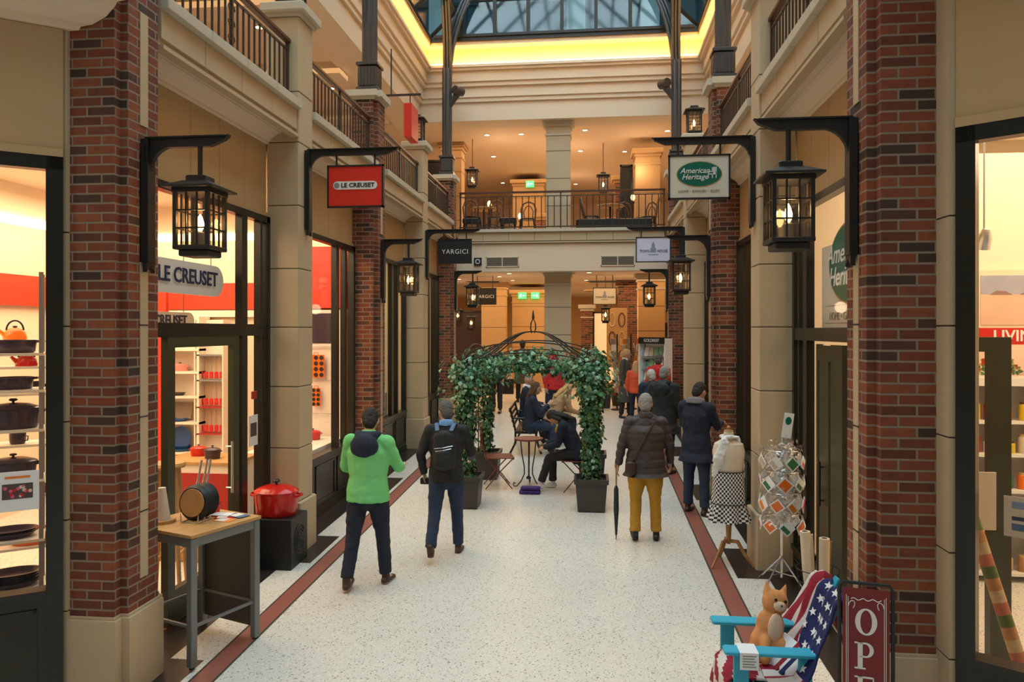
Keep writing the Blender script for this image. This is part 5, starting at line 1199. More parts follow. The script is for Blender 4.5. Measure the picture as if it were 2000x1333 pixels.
def casserole(label, loc, r, h, mat, rz=0, group=None, lid=True, oval=.8, cat='pot'):
    t = thing('casserole', label, cat, loc, rz, group)
    MB(Mx.Diagonal((1, oval, 1, 1))).lathe([(.001, 0), (r*.86, 0), (r*.93, h*.06), (r, h*.55), (r, h*.62), (r*1.02, h*.64), (r*.97, h*.64), (r*.94, h*.60), (r*.88, h*.1), (.001, h*.08)], n=36).build('pot_body', mat, t, True)
    for s in (-1, 1): MB().tube([(s*r*.95, -r*.25, h*.55), (s*r*1.16, -r*.22, h*.57), (s*r*1.22, 0, h*.575), (s*r*1.16, r*.22, h*.57), (s*r*.95, r*.25, h*.55)], [(r*.03, r*.06)]*5, 8).build('handle', mat, t, True)
    if lid:
        l = MB(Mx.Diagonal((1, oval, 1, 1))).lathe([(r*1.03, h*.645), (r*1.03, h*.68), (r*.9, h*.74), (r*.6, h*.82), (r*.25, h*.85), (.001, h*.855)], n=36).build('lid', mat, t, True)
        MB().lathe([(r*.05, h*.85), (r*.05, h*.90), (r*.16, h*.93), (r*.17, h*.96), (r*.12, h*1.0), (.001, h*1.0)], n=18).build('knob', 'iron_knob', l, True)
    return t
casserole('small red casserole on the table behind the pans', on_table(.21, .12), .095, .14, 'enamel_red')
t = thing('paper_cone', 'tall pale cone on a round wooden board at the table\'s left edge', 'decoration', on_table(-.17, .20)); MB().lathe([(.10, 0), (.10, .022), (.001, .022)], n=24).build('board', 'wood_light', t); MB().lathe([(.062, .022), (.03, .25), (.028, .27), (.001, .27)], n=20).build('cone', 'cream_cloth', t, True)
for i, (x, y, m_, r) in enumerate(((.10, -.19, 'petal_orange', 10), (.17, -.12, 'enamel_red', 35), (.24, -.19, 'denim_light', -5), (.20, -.05, 'pure_white', 20))):
    o = MB().box(-.055, .055, -.08, .08, 0, .002).box(-.045, .045, -.02, .06, .002, .0026, 1).build('leaflet', [m_, 'white']); o.location = on_table(x, y, 1.001+i*.0028); o.rotation_euler = (0, 0, TA+radians(r)); tag(o, ('orange leaflet at the front of the table', 'red leaflet overlapping the orange one on the table', 'blue-grey leaflet nearest the table\'s right corner', 'white leaflet behind the others on the table')[i], 'leaflet')
# big red casserole on a black plinth
t = thing('display_plinth', 'black cube plinth with a ring emblem under the big red casserole', 'plinth', (-3.31, 7.50, fz(7.3)))
MB().bevbox(-.25, .25, -.22, .22, -.02, .515, .006).build('plinth_body', 'black', t)
m = MB()
for r in (.13, .095, .06, .03):
    pts = [(.253, r*cos(q), .27+r*1.15*sin(q)) for q in [2*pi*j/28*(.86)+.5 for j in range(29)]]; m.tube(pts, .006, 5)
m.build('ring_emblem', 'darkgrey', t)
casserole('big glossy red casserole with a black knob on the black plinth', (-3.31, 7.50, fz(7.3)+.516), .228, .37, 'enamel_red', oval=.86)
# ---------------- dress form, card stand, rolls at the right ----------------
def gingham():
    m = bpy.data.materials.new('gingham'); m.use_nodes = True; nt = m.node_tree; b = nt.nodes['Principled BSDF']
    tc = nt.nodes.new('ShaderNodeTexCoord'); s = nt.nodes.new('ShaderNodeSeparateXYZ'); nt.links.new(tc.outputs['Object'], s.inputs[0])
    at = nt.nodes.new('ShaderNodeMath'); at.operation = 'ARCTAN2'; nt.links.new(s.outputs[1], at.inputs[0]); nt.links.new(s.outputs[0], at.inputs[1])
    mu = nt.nodes.new('ShaderNodeMath'); mu.operation = 'MULTIPLY'; mu.inputs[1].default_value = .16; nt.links.new(at.outputs[0], mu.inputs[0])
    c = nt.nodes.new('ShaderNodeCombineXYZ'); nt.links.new(mu.outputs[0], c.inputs[0]); nt.links.new(s.outputs[2], c.inputs[1])
    ch = nt.nodes.new('ShaderNodeTexChecker'); ch.inputs['Scale'].default_value = 44; ch.inputs[1].default_value = (.75, .72, .68, 1); ch.inputs[2].default_value = (.015, .015, .02, 1)
    nt.links.new(c.outputs[0], ch.inputs['Vector']); nt.links.new(ch.outputs[0], b.inputs['Base Color']); b.inputs['Roughness'].default_value = .9; M['gingham'] = m
gingham()
t = thing('dress_form', 'cream dress form on a wooden tripod wearing a checked apron', 'mannequin', (1.40, 7.90, fz(7.9)))
MB(Mx.Diagonal((1, .75, 1, 1))).lathe([(.02, .62), (.13, .66), (.155, .74), (.135, .92), (.135, .97), (.158, 1.10), (.165, 1.18), (.145, 1.26), (.06, 1.31), (.05, 1.36), (.048, 1.39), (.001, 1.395)], n=28).build('torso', 'cream_cloth', t, True)
MB().lathe([(.05, 1.395), (.04, 1.40), (.012, 1.405), (.02, 1.43), (.001, 1.45)], n=14).build('neck_cap', 'wood', t, True)
m = MB(); m.lathe([(.022, .22), (.03, .40), (.02, .55), (.022, .64)], n=12); m.build('pole', 'wood', t, True)
for i in range(3):
    a = radians(100+120*i); MB().tube([(.01*cos(a), .01*sin(a), .25), (.09*cos(a), .09*sin(a), .25), (.16*cos(a), .16*sin(a), .13), (.25*cos(a), .25*sin(a), .015)], [(.015, .02), (.016, .022), (.014, .02), (.012, .012)], 8).build('leg', 'wood', t, True)
n = 40; vs = []; fs = []
rows = [(.148, .98, 0), (.152, .90, .002), (.160, .78, .004), (.166, .66, .005), (.168, .64, .006), (.185, .55, .02), (.205, .46, .035)]
for r, z, w in rows:
    for i in range(n): a = 2*pi*i/n; q = r+w*sin(a*7); vs.append((q*cos(a)*1.03, q*sin(a)*.8, z))
for j in range(len(rows)-1):
    for i in range(n): fs.append((j*n+i, j*n+n+i, j*n+n+(i+1) % n, j*n+(i+1) % n))
ap = MB().add(vs, fs).build('apron', 'gingham', t, True); MB().tube([(.172*cos(a)*1.03, .172*sin(a)*.8, .645) for a in [2*pi*i/30 for i in range(31)]], .005, 5).tube([(.15*cos(a)*1.03, .15*sin(a)*.8, .975) for a in [2*pi*i/30 for i in range(31)]], .006, 5).build('ribbon', 'black', ap)
m = MB(); m.limb([(-.13, -.03, .93), (-.12, -.11, 1.12), (-.05, -.10, 1.30)], [(.055, .02), (.06, .02), (.045, .02)], 10); m.limb([(-.07, -.06, 1.33), (0, -.09, 1.34), (.08, -.03, 1.33), (.13, .02, 1.15), (.15, .03, .92)], [(.035, .02)]*5, 10); m.limb([(.06, .06, 1.33), (0, .08, 1.34), (-.07, .05, 1.33)], [.022]*3, 8)
sc = remeshed(m, 'scarf', 'pure_white', t, .010, 3, folds(.010, 55))
# card stand
t = thing('card_stand', 'silver revolving wire stand hung with small square cards', 'rack', (1.80, 7.36, fz(7.36)))
m = MB(); m.tube([(0, 0, .08), (0, 0, 1.42)], .012, 8); m.build('pole', 'silver', t)
for i in range(4):
    a = radians(40+90*i); MB().tube([(0, 0, .30), (.02*cos(a), .02*sin(a), .26), (.26*cos(a), .26*sin(a), .01)], .008, 6).tube([(.0, 0, .12), (.14*cos(a), .14*sin(a), .125)], .005, 5).build('leg', 'silver', t)
CM = ['enamel_red', 'petal_orange', 'light_blue', 'enamel_pink', 'cream', 'leaf_mid', 'red', 'petal_pink', 'enamel_orange']
rnd.seed(21)
for l, z in enumerate((.62, .82, 1.02, 1.22)):
    m = MB(); m.tube([(.17*cos(2*pi*i/24), .17*sin(2*pi*i/24), z+.09) for i in range(25)], .004, 5)
    for j in range(8): a = 2*pi*j/8; m.tube([(0, 0, z+.09), (.17*cos(a), .17*sin(a), z+.09), (.19*cos(a), .19*sin(a), z+.02)], .003, 5)
    m.build('hook_ring', 'silver', t)
    fo = MB()
    for j in range(230):
        a = rnd.uniform(0, 6.28); r = rnd.uniform(.07, .21); leaf(fo, (r*cos(a), r*sin(a), z+rnd.uniform(-.02, .16)), rnd.uniform(.03, .06), (cos(a), sin(a), rnd.uniform(-.5, .8)), 0)
    o = fo.build('cellophane_wrap', 'cellophane', t); o['kind'] = 'stuff'
    for j in range(8):
        a = 2*pi*j/8+l*.35; q = rnd.uniform(.048, .060); c1 = rnd.choice(CM); c2 = rnd.choice(CM)
        T = RZ(a+pi/2) @ TR(0, -.20, z-.02) @ RX(radians(rnd.uniform(-10, 14))) @ RY(radians(45+rnd.uniform(-8, 8)))
        mm = MB(T); mm.box(-q, q, -.003, .003, -q, q); mm.box(-q*.78, q*.78, -.0045, -.003, -q*.78, q*.78 if j % 2 else 0, 1)
        o = mm.build('greeting_card', ['pure_white', c1]); o.location = t.location
        tag(o, 'small square greeting card hanging on the silver revolving stand', 'card', 'cards on the revolving stand')
t2 = thing('label_card', 'upright white card with a green oval on top of the card stand', 'card', (1.84, 7.36, fz(7.36)+1.42)); T = RY(radians(8)); MB(T).box(-.045, .045, -.003, .003, 0, .24).build('card', 'pure_white', t2); m = MB(T); ellipse(m, 0, .165, .028, .038, -.006, -.003); m.build('oval', 'green_sign', t2)
MB(T).tube([(0, 0, -.02), (0, 0, .04)], .004, 5).build('clip', 'silver', t2)
# wire basket with paper rolls
t = thing('wire_basket', 'black wire basket of paper rolls at the right shop door', 'basket', (1.86, 6.42, fz(6.4)))
m = MB()
for z, r in ((.01, .10), (.2, .13), (.4, .16), (.5, .17)): m.tube([(r*cos(2*pi*i/20), r*sin(2*pi*i/20), z) for i in range(21)], .004, 5)
for i in range(12): a = 2*pi*i/12; m.tube([(.10*cos(a), .10*sin(a), .01), (.17*cos(a), .17*sin(a), .5)], .003, 5)
m.build('wire', 'black', t)
for i, (x, y, lx, ly, mm, lb) in enumerate(((-.06, -.03, -.05, .0, 'cream_cloth', 'thick cream paper roll on the left of the wire basket'), (.03, -.06, .0, -.02, 'cream', 'tan paper roll at the front of the wire basket'), (.05, .04, .05, .02, 'wood_light', 'brown roll at the back of the wire basket'), (-.02, .06, -.02, .05, 'cream_cloth', 'slim cream roll behind the others in the wire basket'))):
    q = thing('paper_roll', lb, 'roll', (1.86+x, 6.42+y, fz(6.4)+.015), 0); h = (.80, .76, .70, .74)[i]
    MB().tube([(0, 0, 0), (lx, ly, h)], .042 if i < 2 else .034, 14).build('roll', mm, q, True); MB().tube([(lx, ly, h-.002), (lx*1.001, ly, h+.002)], .022, 10).build('core', 'wood_dark', q)
# ---------------- blue garden chair, throw, cat cushion, OPEN sign ----------------
pm('chair_blue', (.03, .40, .58), .45, noise=.08); pm('flag_red', (.30, .012, .03), .9, bump=.5, bscale=60); pm('flag_blue', (.012, .018, .10), .9, bump=.4, bscale=60); pm('flag_white', (.68, .62, .58), .9, bump=.4, bscale=60)
cz = fz(4.9)
t = thing('garden_chair', 'turquoise slatted wooden garden chair at the bottom right', 'chair', (1.10, 4.87, cz), radians(90))
# local: +y points to -X (sitter faces away to the left), x across
for s in (-1, 1):
    MB().bevbox(s*.235-.055, s*.235+.055, -.24, .31, .575, .60, .01).build('armrest', 'chair_blue', t)
    MB().bevbox(s*.235-.014, s*.235+.014, .16, .25, 0, .575, .004).build('leg', 'chair_blue', t)
    m = MB(); m.add([(s*.205+q, y, z) for q in (-.012, .012) for y, z in ((.25, .28), (.25, .37), (-.15, .28), (-.46, 0), (-.52, .02), (-.2, .20))], [(0, 1, 2, 5), (2, 3, 4, 5)][::1]+[(6, 11, 8, 7), (8, 11, 10, 9), (0, 6, 7, 1), (1, 7, 8, 2), (2, 8, 9, 3), (3, 9, 10, 4), (4, 10, 11, 5), (5, 11, 6, 0)]); m.build('side_rail', 'chair_blue', t)
    MB().bevbox(s*.235-.014, s*.235+.014, -.21, -.13, .0, .575, .004).build('leg', 'chair_blue', t)
for i in range(5): MB().bevbox(-.215, .215, .20-i*.085, .27-i*.085, .365-i*.02, .383-i*.02, .004).build('seat_slat', 'chair_blue', t)
for i in range(5):
    x = -.16+i*.08; hh = .62+.06*(2-abs(i-2)); a = radians(24)
    MB(TR(x, -.13, .30) @ RX(a)).bevbox(-.036, .036, -.009, .009, 0, hh, .004).build('back_slat', 'chair_blue', t)
MB(TR(0, -.24, .54)).bevbox(-.22, .22, -.012, .012, 0, .06, .004).build('back_brace', 'chair_blue', t)
# throw: stars and stripes cloth draped over back and seat
CH = Mx.Translation((1.10, 4.87, cz)) @ RZ(radians(90))
def cloth(name, label, path, width, nu, matf, mats, group=None, amp=.018, seed=0, T=CH, th=.012):
    """path: list of centre points (local); cloth spans width along local x"""
    from mathutils import noise
    P = [Vec(p) for p in path]; L = [0]
    for i in range(1, len(P)): L.append(L[-1]+(P[i]-P[i-1]).length)
    nv = int(L[-1]/.016); vs = []; fs = []; ks = []
    def at(s_):
        for i in range(1, len(P)):
            if s_ <= L[i]+1e-9: q = (s_-L[i-1])/(L[i]-L[i-1]); return P[i-1].lerp(P[i], q), (P[i]-P[i-1]).normalized()
        return P[-1], (P[-1]-P[-2]).normalized()
    for j in range(nv+1):
        p, tn = at(L[-1]*j/nv); nn = Vec((1, 0, 0)).cross(tn)
        for i in range(nu+1):
            x = width*(i/nu-.5); w = amp*(noise.noise(Vec((x*9+seed, j*.06, 0)))+.6*sin(x*38+j*.08+seed)*.6)
            q = p+Vec((x*(1+.06*sin(j*.1)), 0, 0))+nn*w; vs.append(tuple(q))
    for j in range(nv):
        for i in range(nu): a_ = j*(nu+1)+i; fs.append((a_, a_+1, a_+nu+2, a_+nu+1)); ks.append(matf((i+.5)/nu, (j+.5)/nv))
    m = MB(); m.v = vs; m.f = fs; m.k = ks; o = m.build(name, mats, None, True)
    so = o.modifiers.new('th', 'SOLIDIFY'); so.thickness = th; so.offset = 0
    o.matrix_world = T; tag(o, label, 'cloth', group); return o
def flagm(u, v):
    if v < .86 and u < .56: return 2
    return 0 if int(u*11+.2) % 2 == 0 else 1
thr = cloth('throw_blanket', 'stars and stripes throw draped over the garden chair back', [(.02, -.62, .28), (.0, -.50, .60), (0, -.43, .905), (0, -.385, .935), (0, -.345, .90), (0, -.27, .70), (0, -.12, .425), (0, .05, .40)], .64, 34, flagm, ['flag_red', 'flag_white', 'flag_blue'], amp=.035, seed=3)
# stars on the blue field
def star(m, T, r):
    pts = []
    for i in range(10): q = r if i % 2 == 0 else r*.42; a = pi/2+pi*i/5; pts.append((q*cos(a), q*sin(a)))
    m.prism(pts, 0, .004, T=T)
m = MB()
dep = thr.data.vertices; nu1 = 35; nrow = len(dep)//nu1
for jj in range(3, int(nrow*.84), 6):
    for ii in range(2+(jj % 2)*2, 19, 4):
        v0 = dep[jj*nu1+ii].co; v1 = dep[jj*nu1+ii+1].co; v2 = dep[min(jj+1, nrow-1)*nu1+ii].co
        ex = (v1-v0).normalized(); ey = (v2-v0).normalized(); ez = ex.cross(ey).normalized(); ey = ez.cross(ex)
        for sgn_ in (1, -1):
            R3 = Mx(((ex.x, ey.x, ez.x, 0), (ex.y, ey.y, ez.y, 0), (ex.z, ey.z, ez.z, 0), (0, 0, 0, 1)))
            star(m, Mx.Translation(v0+ez*(.0075*sgn_)) @ R3 @ (Mx.Identity(4) if sgn_ > 0 else RX(pi)), .030)
m.build('star', 'pure_white', thr)
seat_th = cloth('throw_blanket', 'second red and white fringed throw lying on the chair seat', [(0, -.10, .37), (0, .10, .400), (0, .25, .415), (0, .295, .38), (0, .31, .24), (0, .315, .14)], .40, 26, lambda u, v: 0 if int(v*9+u*2) % 2 else 1, ['flag_red', 'flag_white'], amp=.02, seed=9)
m = MB(); rnd.seed(4)
for i in range(60): x = -.2+.4*i/60; m.tube([(x, .315, .14), (x+rnd.uniform(-.01, .01), .325, .115), (x+rnd.uniform(-.015, .015), .32, .085)], .0035, 4, k=i % 3)
m.build('fringe', ['flag_red', 'flag_white', 'flag_blue'], seat_th)
m = MB()
for i in range(50): x = -.32+.64*i/50; m.tube([(x, -.62, .28), (x+rnd.uniform(-.01, .01), -.625, .25), (x+rnd.uniform(-.015, .015), -.62, .21)], .004, 4, k=i % 2)
m.build('fringe', ['flag_red', 'flag_blue'], thr)
# cat-shaped cushion
pm('cat_orange', (.72, .28, .09), .8, noise=.5, nscale=16); pm('cat_cream', (.85, .58, .38), .8, noise=.2, nscale=20)
ct = thing('cat_cushion', 'ginger cat-shaped cushion sitting on the garden chair', 'cushion', (1.10, 4.90, cz+.415), radians(20))
T = RX(radians(-10)) @ RY(radians(14)) @ Mx.Scale(1.1, 4)
m = MB(T); m.sph((0, 0, .10), (.115, .065, .12), 14); m.sph((0, 0, .20), (.09, .058, .10), 14); m.sph((.01, -.01, .335), (.082, .06, .075), 14)
for s in (-1, 1): m.limb([(s*.048+.01, 0, .38), (s*.066+.01, 0, .445)], [.030, .006], 8); m.limb([(s*.05, -.05, .12), (s*.055, -.075, .02)], [.032, .03], 10)
m.limb([(-.10, .02, .05), (-.15, -.03, .04), (-.13, -.08, .03)], [.028, .026, .02], 10)
bd = remeshed(m, 'cat_body', 'cat_orange', ct, .009, 3)
m = MB(T); m.sph((.01, -.062, .32), (.042, .018, .03), 10); m.sph((0, -.055, .20), (.05, .018, .08), 12); m.build('cat_bib', 'cat_cream', ct, True)
m = MB(T)
for s in (-1, 1): m.sph((.01+s*.032, -.066, .352), (.011, .006, .009), 8)
m.sph((.01, -.082, .325), (.008, .005, .006), 6); m.build('cat_face', 'eye', ct, True)
o = MB().bevbox(-.11, .11, -.16, .16, 0, .10, .04).build('cushion', 'pure_white', None, True); o.location = (1.25, 4.87, cz+.43); o.rotation_euler = (.2, -.7, .3); tag(o, 'white cushion with a red and blue stripe behind the cat cushion', 'cushion')
for i, mm in enumerate(('flag_blue', 'flag_red')): MB().box(-.115, .115, -.10+i*.05, -.07+i*.05, -.001, .101).build('stripe', mm, o)
t = thing('paper_label', 'white printed paper label folded over the chair\'s near armrest', 'label', (.93, 4.635, cz+.602)); MB().box(-.055, .055, -.07, .07, 0, .002).box(-.055, .055, -.072, -.070, -.10, .002).build('paper', 'pure_white', t)
m = MB()
for i in range(5): m.box(-.04, .04-.01*(i % 2), -.073, -.072, -.02-i*.016, -.014-i*.016)
m.build('print', 'grey', t)
# OPEN sign
oz = fz(4.2)
t = thing('open_sign', 'tall dark red OPEN sign in a black metal frame at the right', 'sign', (1.475, 4.22, oz+.02), radians(-12))
W_, H_ = .115, 1.16
MB().box(-W_, W_, -.008, .008, .22, H_-.03).build('sign_board', 'flag_red' if 0 else 'stripe_red', t); t.children[0].data.materials[0] = pm('open_red', (.20, .018, .02), .5)
m = MB(); m.tube([(-W_-.018, 0, 0), (-W_-.018, 0, H_-.03), (-W_, 0, H_), (W_, 0, H_), (W_+.018, 0, H_-.03), (W_+.018, 0, 0)], .010, 8); m.tube([(-W_-.02, -.14, .005), (-W_-.018, 0, .03), (-W_-.02, .14, .005)], .010, 8); m.tube([(W_+.02, -.14, .005), (W_+.018, 0, .03), (W_+.02, .14, .005)], .010, 8); m.tube([(-W_-.018, 0, .2), (W_+.018, 0, .2)], .008, 8); m.build('metal_frame', 'black', t)
m = MB()
for d_ in (.015, .024): 
    e = W_-d_
    for q in ((-e, -e+.003, .24+d_, H_-.05-d_), (e-.003, e, .24+d_, H_-.05-d_)): m.box(q[0], q[1], -.011, -.008, q[2], q[3])
m.tube([(-.075+.15*i/14, -.010, H_-.085+.006*sin(i*1.4)) for i in range(15)], .0025, 4)
for s in (-1, 1): m.tube([(s*(.072+.016*cos(q*.6)), -.010, H_-.125+.03*sin(q*.5)) for q in range(8)], .0025, 4)
m.build('scroll_border', 'letter_white', t)
def serif(ch, cx, cz, s, m):
    y0, y1 = -.012, -.008; b = s*.17; h = s; w = s*.36
    def r(x0, x1, z0, z1): m.box(cx+x0, cx+x1, y0, y1, cz+z0, cz+z1)
    if ch == 'O':
        n = 32; P = []
        for q in range(n):
            a = 2*pi*q/n; P.append((cx+w*1.05*cos(a), cz+h*.5*sin(a))); 
        I = [(cx+(w*1.05-b*1.05)*cos(2*pi*q/n), cz+(h*.5-b*.35)*sin(2*pi*q/n)) for q in range(n)]
        vs = [(x, y, z) for y in (y0, y1) for x, z in P+I]; fs = []
        for q in range(n): r_ = (q+1) % n; fs += [(q, n+q, n+r_, r_)[::-1], (q, r_, 2*n+r_, 2*n+q)[::-1], (n+q, 3*n+q, 3*n+r_, n+r_)[::-1]]
        m.add(vs, fs); return
    r(-w*.8, -w*.8+b, -h/2, h/2); r(-w*1.1, -w*.8+b*1.6, -h/2, -h/2+b*.3); r(-w*1.1, -w*.5, h/2-b*.3, h/2)
    if ch == 'P':
        n = 12; ox, oz_, ro, ri = -w*.05, h*.22, h*.28, h*.28-b*.85
        r(-w*.6, ox, h/2-b*.35, h/2); r(-w*.6, ox, h*.22-ro, h*.22-ro+b*.35)
        A_ = [-pi/2+pi*q/n for q in range(n+1)]; O_ = [(cx+ox+ro*cos(a), cz+oz_+ro*sin(a)) for a in A_]; I_ = [(cx+ox+ri*cos(a), cz+oz_+(ro-b*.35)*sin(a)) for a in A_]
        vs = [(x, y, z) for y in (y0, y1) for x, z in O_+I_]; k1 = n+1; fs = []
        for q in range(n): fs += [(q, q+1, k1+q+1, k1+q), (q, 2*k1+q, 2*k1+q+1, q+1)]
        m.add(vs, fs)
    if ch == 'E':
        r(-w*.6, w*.75, h/2-b*.35, h/2); r(-w*.6, w*.8, -h/2, -h/2+b*.35); r(-w*.6, w*.35, -b*.18, b*.18); r(w*.62, w*.75, h/2-b*1.2, h/2); r(w*.67, w*.8, -h/2, -h/2+b*1.2); r(w*.25, w*.36, -b*.6, b*.6)
    if ch == 'N':
        r(w*.8-b*.6, w*.8, -h/2, h/2); r(w*.4, w*1.1, h/2-b*.3, h/2)
        m.add([(cx+x, y, cz+z) for y in (y0, y1) for x, z in ((-w*.8, h/2), (-w*.8+b*1.2, h/2), (w*.8, -h/2), (w*.8-b*.9, -h/2))], [(0, 3, 2, 1), (4, 5, 6, 7)])
for i, c in enumerate('OPEN'):
    m = MB(); serif(c, 0, H_-.205-i*.185, .145, m); m.build('letter', 'letter_white', t)
# ---------------- inside the left cookware shop ----------------
pm('shelf_glass', (.75, .80, .78), .2); pm('shelf_white', (.88, .78, .66), .5); pm('red_deep', (.42, .02, .015), .5)
struct('trim_%d' % k, B(-7.5, -3.62, 10.86, 10.92, 3.02, 3.42), 'red_band'); k += 1
struct('trim_%d' % k, B(-7.49, -7.42, 1.4, 10.86, 3.02, 3.42), 'red_band'); k += 1
struct('trim_%d' % k, B(-7.49, -3.62, 10.84, 10.90, 2.90, 3.0), 'shelf_white'); k += 1
for lb, loc, sx, sy in (('bright warm light strip high on the cookware shop back wall', (-5.6, 10.80, 4.12), 1.85, .05), ('bright warm light strip high on the cookware shop side wall', (-7.40, 5.5, 4.12), .05, 4.0)):
    t = thing('wall_light', lb, 'light', loc); MB().box(-sx, sx, -sy, sy, -.05, .05).build('light_strip', 'shop_strip', t); MB().box(-sx, sx, -sy-.01, sy+.03, .05, .08).build('housing', 'white', t)
def kettle(label, loc, mat, r=.09, rz=0):
    t = thing('kettle', label, 'kettle', loc, rz)
    MB().lathe([(.001, 0), (r, 0), (r*1.02, r*.12), (r*.85, r*.75), (r*.5, r*1.1), (.001, r*1.18)], n=24).build('kettle_body', mat, t, True); MB().lathe([(.012, r*1.15), (.02, r*1.3), (.001, r*1.38)], n=10).build('knob', 'black', t)
    MB().tube([(r*.75, 0, r*.4), (r*1.15, 0, r*.75), (r*1.35, 0, r*1.0)], [.025, .015, .011], 8).build('spout', mat, t, True)
    MB().tube([(r*.7*cos(a), 0, r*.9+r*.95*sin(a)) for a in [pi*i/12 for i in range(13)]], .007, 6).build('handle', 'black', t, True); return t
def dish_stack(label, loc, r, n_, mat, rz=0, grp=None):
    out = []
    for i in range(n_):
        o = MB(Mx.Diagonal((1, .7, 1, 1))).lathe([(.001, 0), (r*.75, 0), (r, .035), (r*1.06, .04), (r*.96, .04), (r*.74, .008), (.001, .008)], n=28).build('oven_dish', mat, None, True)
        o.location = (loc[0], loc[1], loc[2]+i*.022); o.rotation_euler = (0, 0, rz); tag(o, label if n_ == 1 else label, 'dish', (grp or label)[:60]); out.append(o)
    return out
def mug(label, loc, mat, r=.04, grp=None):
    t = thing('mug', label, 'mug', loc, 0, grp); MB().lathe([(.001, 0), (r*.85, 0), (r, .03), (r, .09), (r*.92, .09), (r*.9, .01), (.001, .01)], n=18).build('cup', mat, t, True); MB().tube([(r, 0, .07), (r*1.55, 0, .065), (r*1.5, 0, .03), (r*.95, 0, .025)], .005, 6).build('handle', mat, t, True)
FA = TR(-4.03, 5.08, 0) @ RZ(ANG)     # front rack, local x runs away to the left
BA = TR(-4.42, 5.75, 0) @ RZ(ANG)
def rack(label, T, zs, L, D_, mat):
    p = T.translation; t = thing('display_shelf', label, 'shelf', (p.x, p.y, fz(p.y)+.01), ANG)
    z0 = fz(p.y)+.01; m = MB(); 
    for x in (-.02, -L+.02):
        for y in (.02, D_-.02): m.box(x-.015, x+.015, y-.015, y+.015, 0, 2.95)
    m.build('upright', 'grey', t)
    for z in zs: MB().box(-L, 0, 0, D_, z-z0-.02, z-z0).build('shelf_board', mat, t)
    return t
rack('white display shelving close behind the near left window', FA, (.80, 1.16, 1.60, 1.97, 2.26, 2.53), 1.6, .34, 'shelf_white')
rack('second white shelving further inside the near left shop window', BA, (.92, 1.34, 1.76, 2.18, 2.40, 2.62), 1.6, .30, 'shelf_white')
def on(T, x, y, z): return tuple(T @ Vec((x, y, z+.001)))
for lb, z, r, h, mat in (('dark casserole on the top shelf of the near left window', 2.53, .15, .15, 'enamel_dark'), ('dark purple casserole on the second shelf, below the red kettle', 2.26, .13, .14, 'enamel_dark'), ('large dark lidded casserole on the middle shelf', 1.97, .17, .22, 'enamel_dark'), ('purple casserole behind the photo card on the glass', 1.60, .15, .18, 'enamel_dark')):
    casserole(lb, on(FA, -.20, .16, z), r, h, mat, ANG, oval=.8, lid=h > .17)
casserole('orange casserole on the lower back shelf', on(BA, -.20, .15, .92), .16, .17, 'enamel_orange', ANG, lid=False)
kettle('orange kettle on the top back shelf', on(BA, -.32, .14, 2.62), 'enamel_orange', .085, ANG+pi)
kettle('bright red kettle on the second back shelf', on(BA, -.24, .14, 2.40), 'enamel_red', .08, ANG+pi)
for i, (x, c, n_) in enumerate(((-.52, 'enamel_yellow', 'yellow'), (-.40, 'enamel_green', 'green'), (-.28, 'enamel_cream', 'cream'), (-.16, 'enamel_dark', 'dark'))): mug(n_+' mug in the mug row of the near left shop window', on(BA, x, .12, 2.18), c, .045)
mug('dark purple mug under the teal dishes', on(BA, -.30, .10, 1.76), 'enamel_dark', .06)
dish_stack('teal oval dish in the stack at the left shop window', on(BA, -.34, .15, 1.34), .16, 3, 'enamel_teal', ANG, 'teal dishes in the left window')
dish_stack('green oval dish on the back shelf above the mug', on(BA, -.46, .2, 1.92), .12, 1, 'enamel_green', ANG)
dish_stack('dark gratin dish on the sloping lower shelf', on(FA, -.22, .16, 1.16), .17, 2, 'enamel_dark', ANG, 'dark gratin dishes')
dish_stack('red dish at the back of the lower left shelf', on(BA, -.12, .12, 1.34), .10, 2, 'enamel_red', ANG, 'red dishes in the left window')
dish_stack('dark oval dish in the bottom pile of the left window', on(FA, -.20, .15, .80), .18, 4, 'enamel_dark', ANG, 'bottom pile of dark dishes')
t = thing('photo_card', 'white card with a food photo stuck on the near left window', 'card', (-3.76, 4.50, 1.64), ANG)
MB().box(-.12, .12, -.004, 0, -.13, .13).build('card', 'pure_white', t); MB().box(-.085, .085, -.006, -.004, -.05, .05).build('photo', 'far_shop', t)
m = MB(); rnd.seed(3)
for i in range(16): m.sph((rnd.uniform(-.07, .07), -.007, rnd.uniform(-.035, .035)), (.012, .002, .012), 8, k=i % 3)
m.build('photo_food', ['petal_pink', 'red_cloth', 'cream'], t); MB().box(-.07, .07, -.006, -.004, .085, .10).build('title_bar', 'petal_orange', t)
t = thing('display_divider', 'tall bright red panel standing inside the near left shop', 'panel', (-5.35, 8.6, fz(8.6))); MB().bevbox(-.16, .16, -.03, .03, 0, 3.2, .005).build('panel', 'red_band', t)
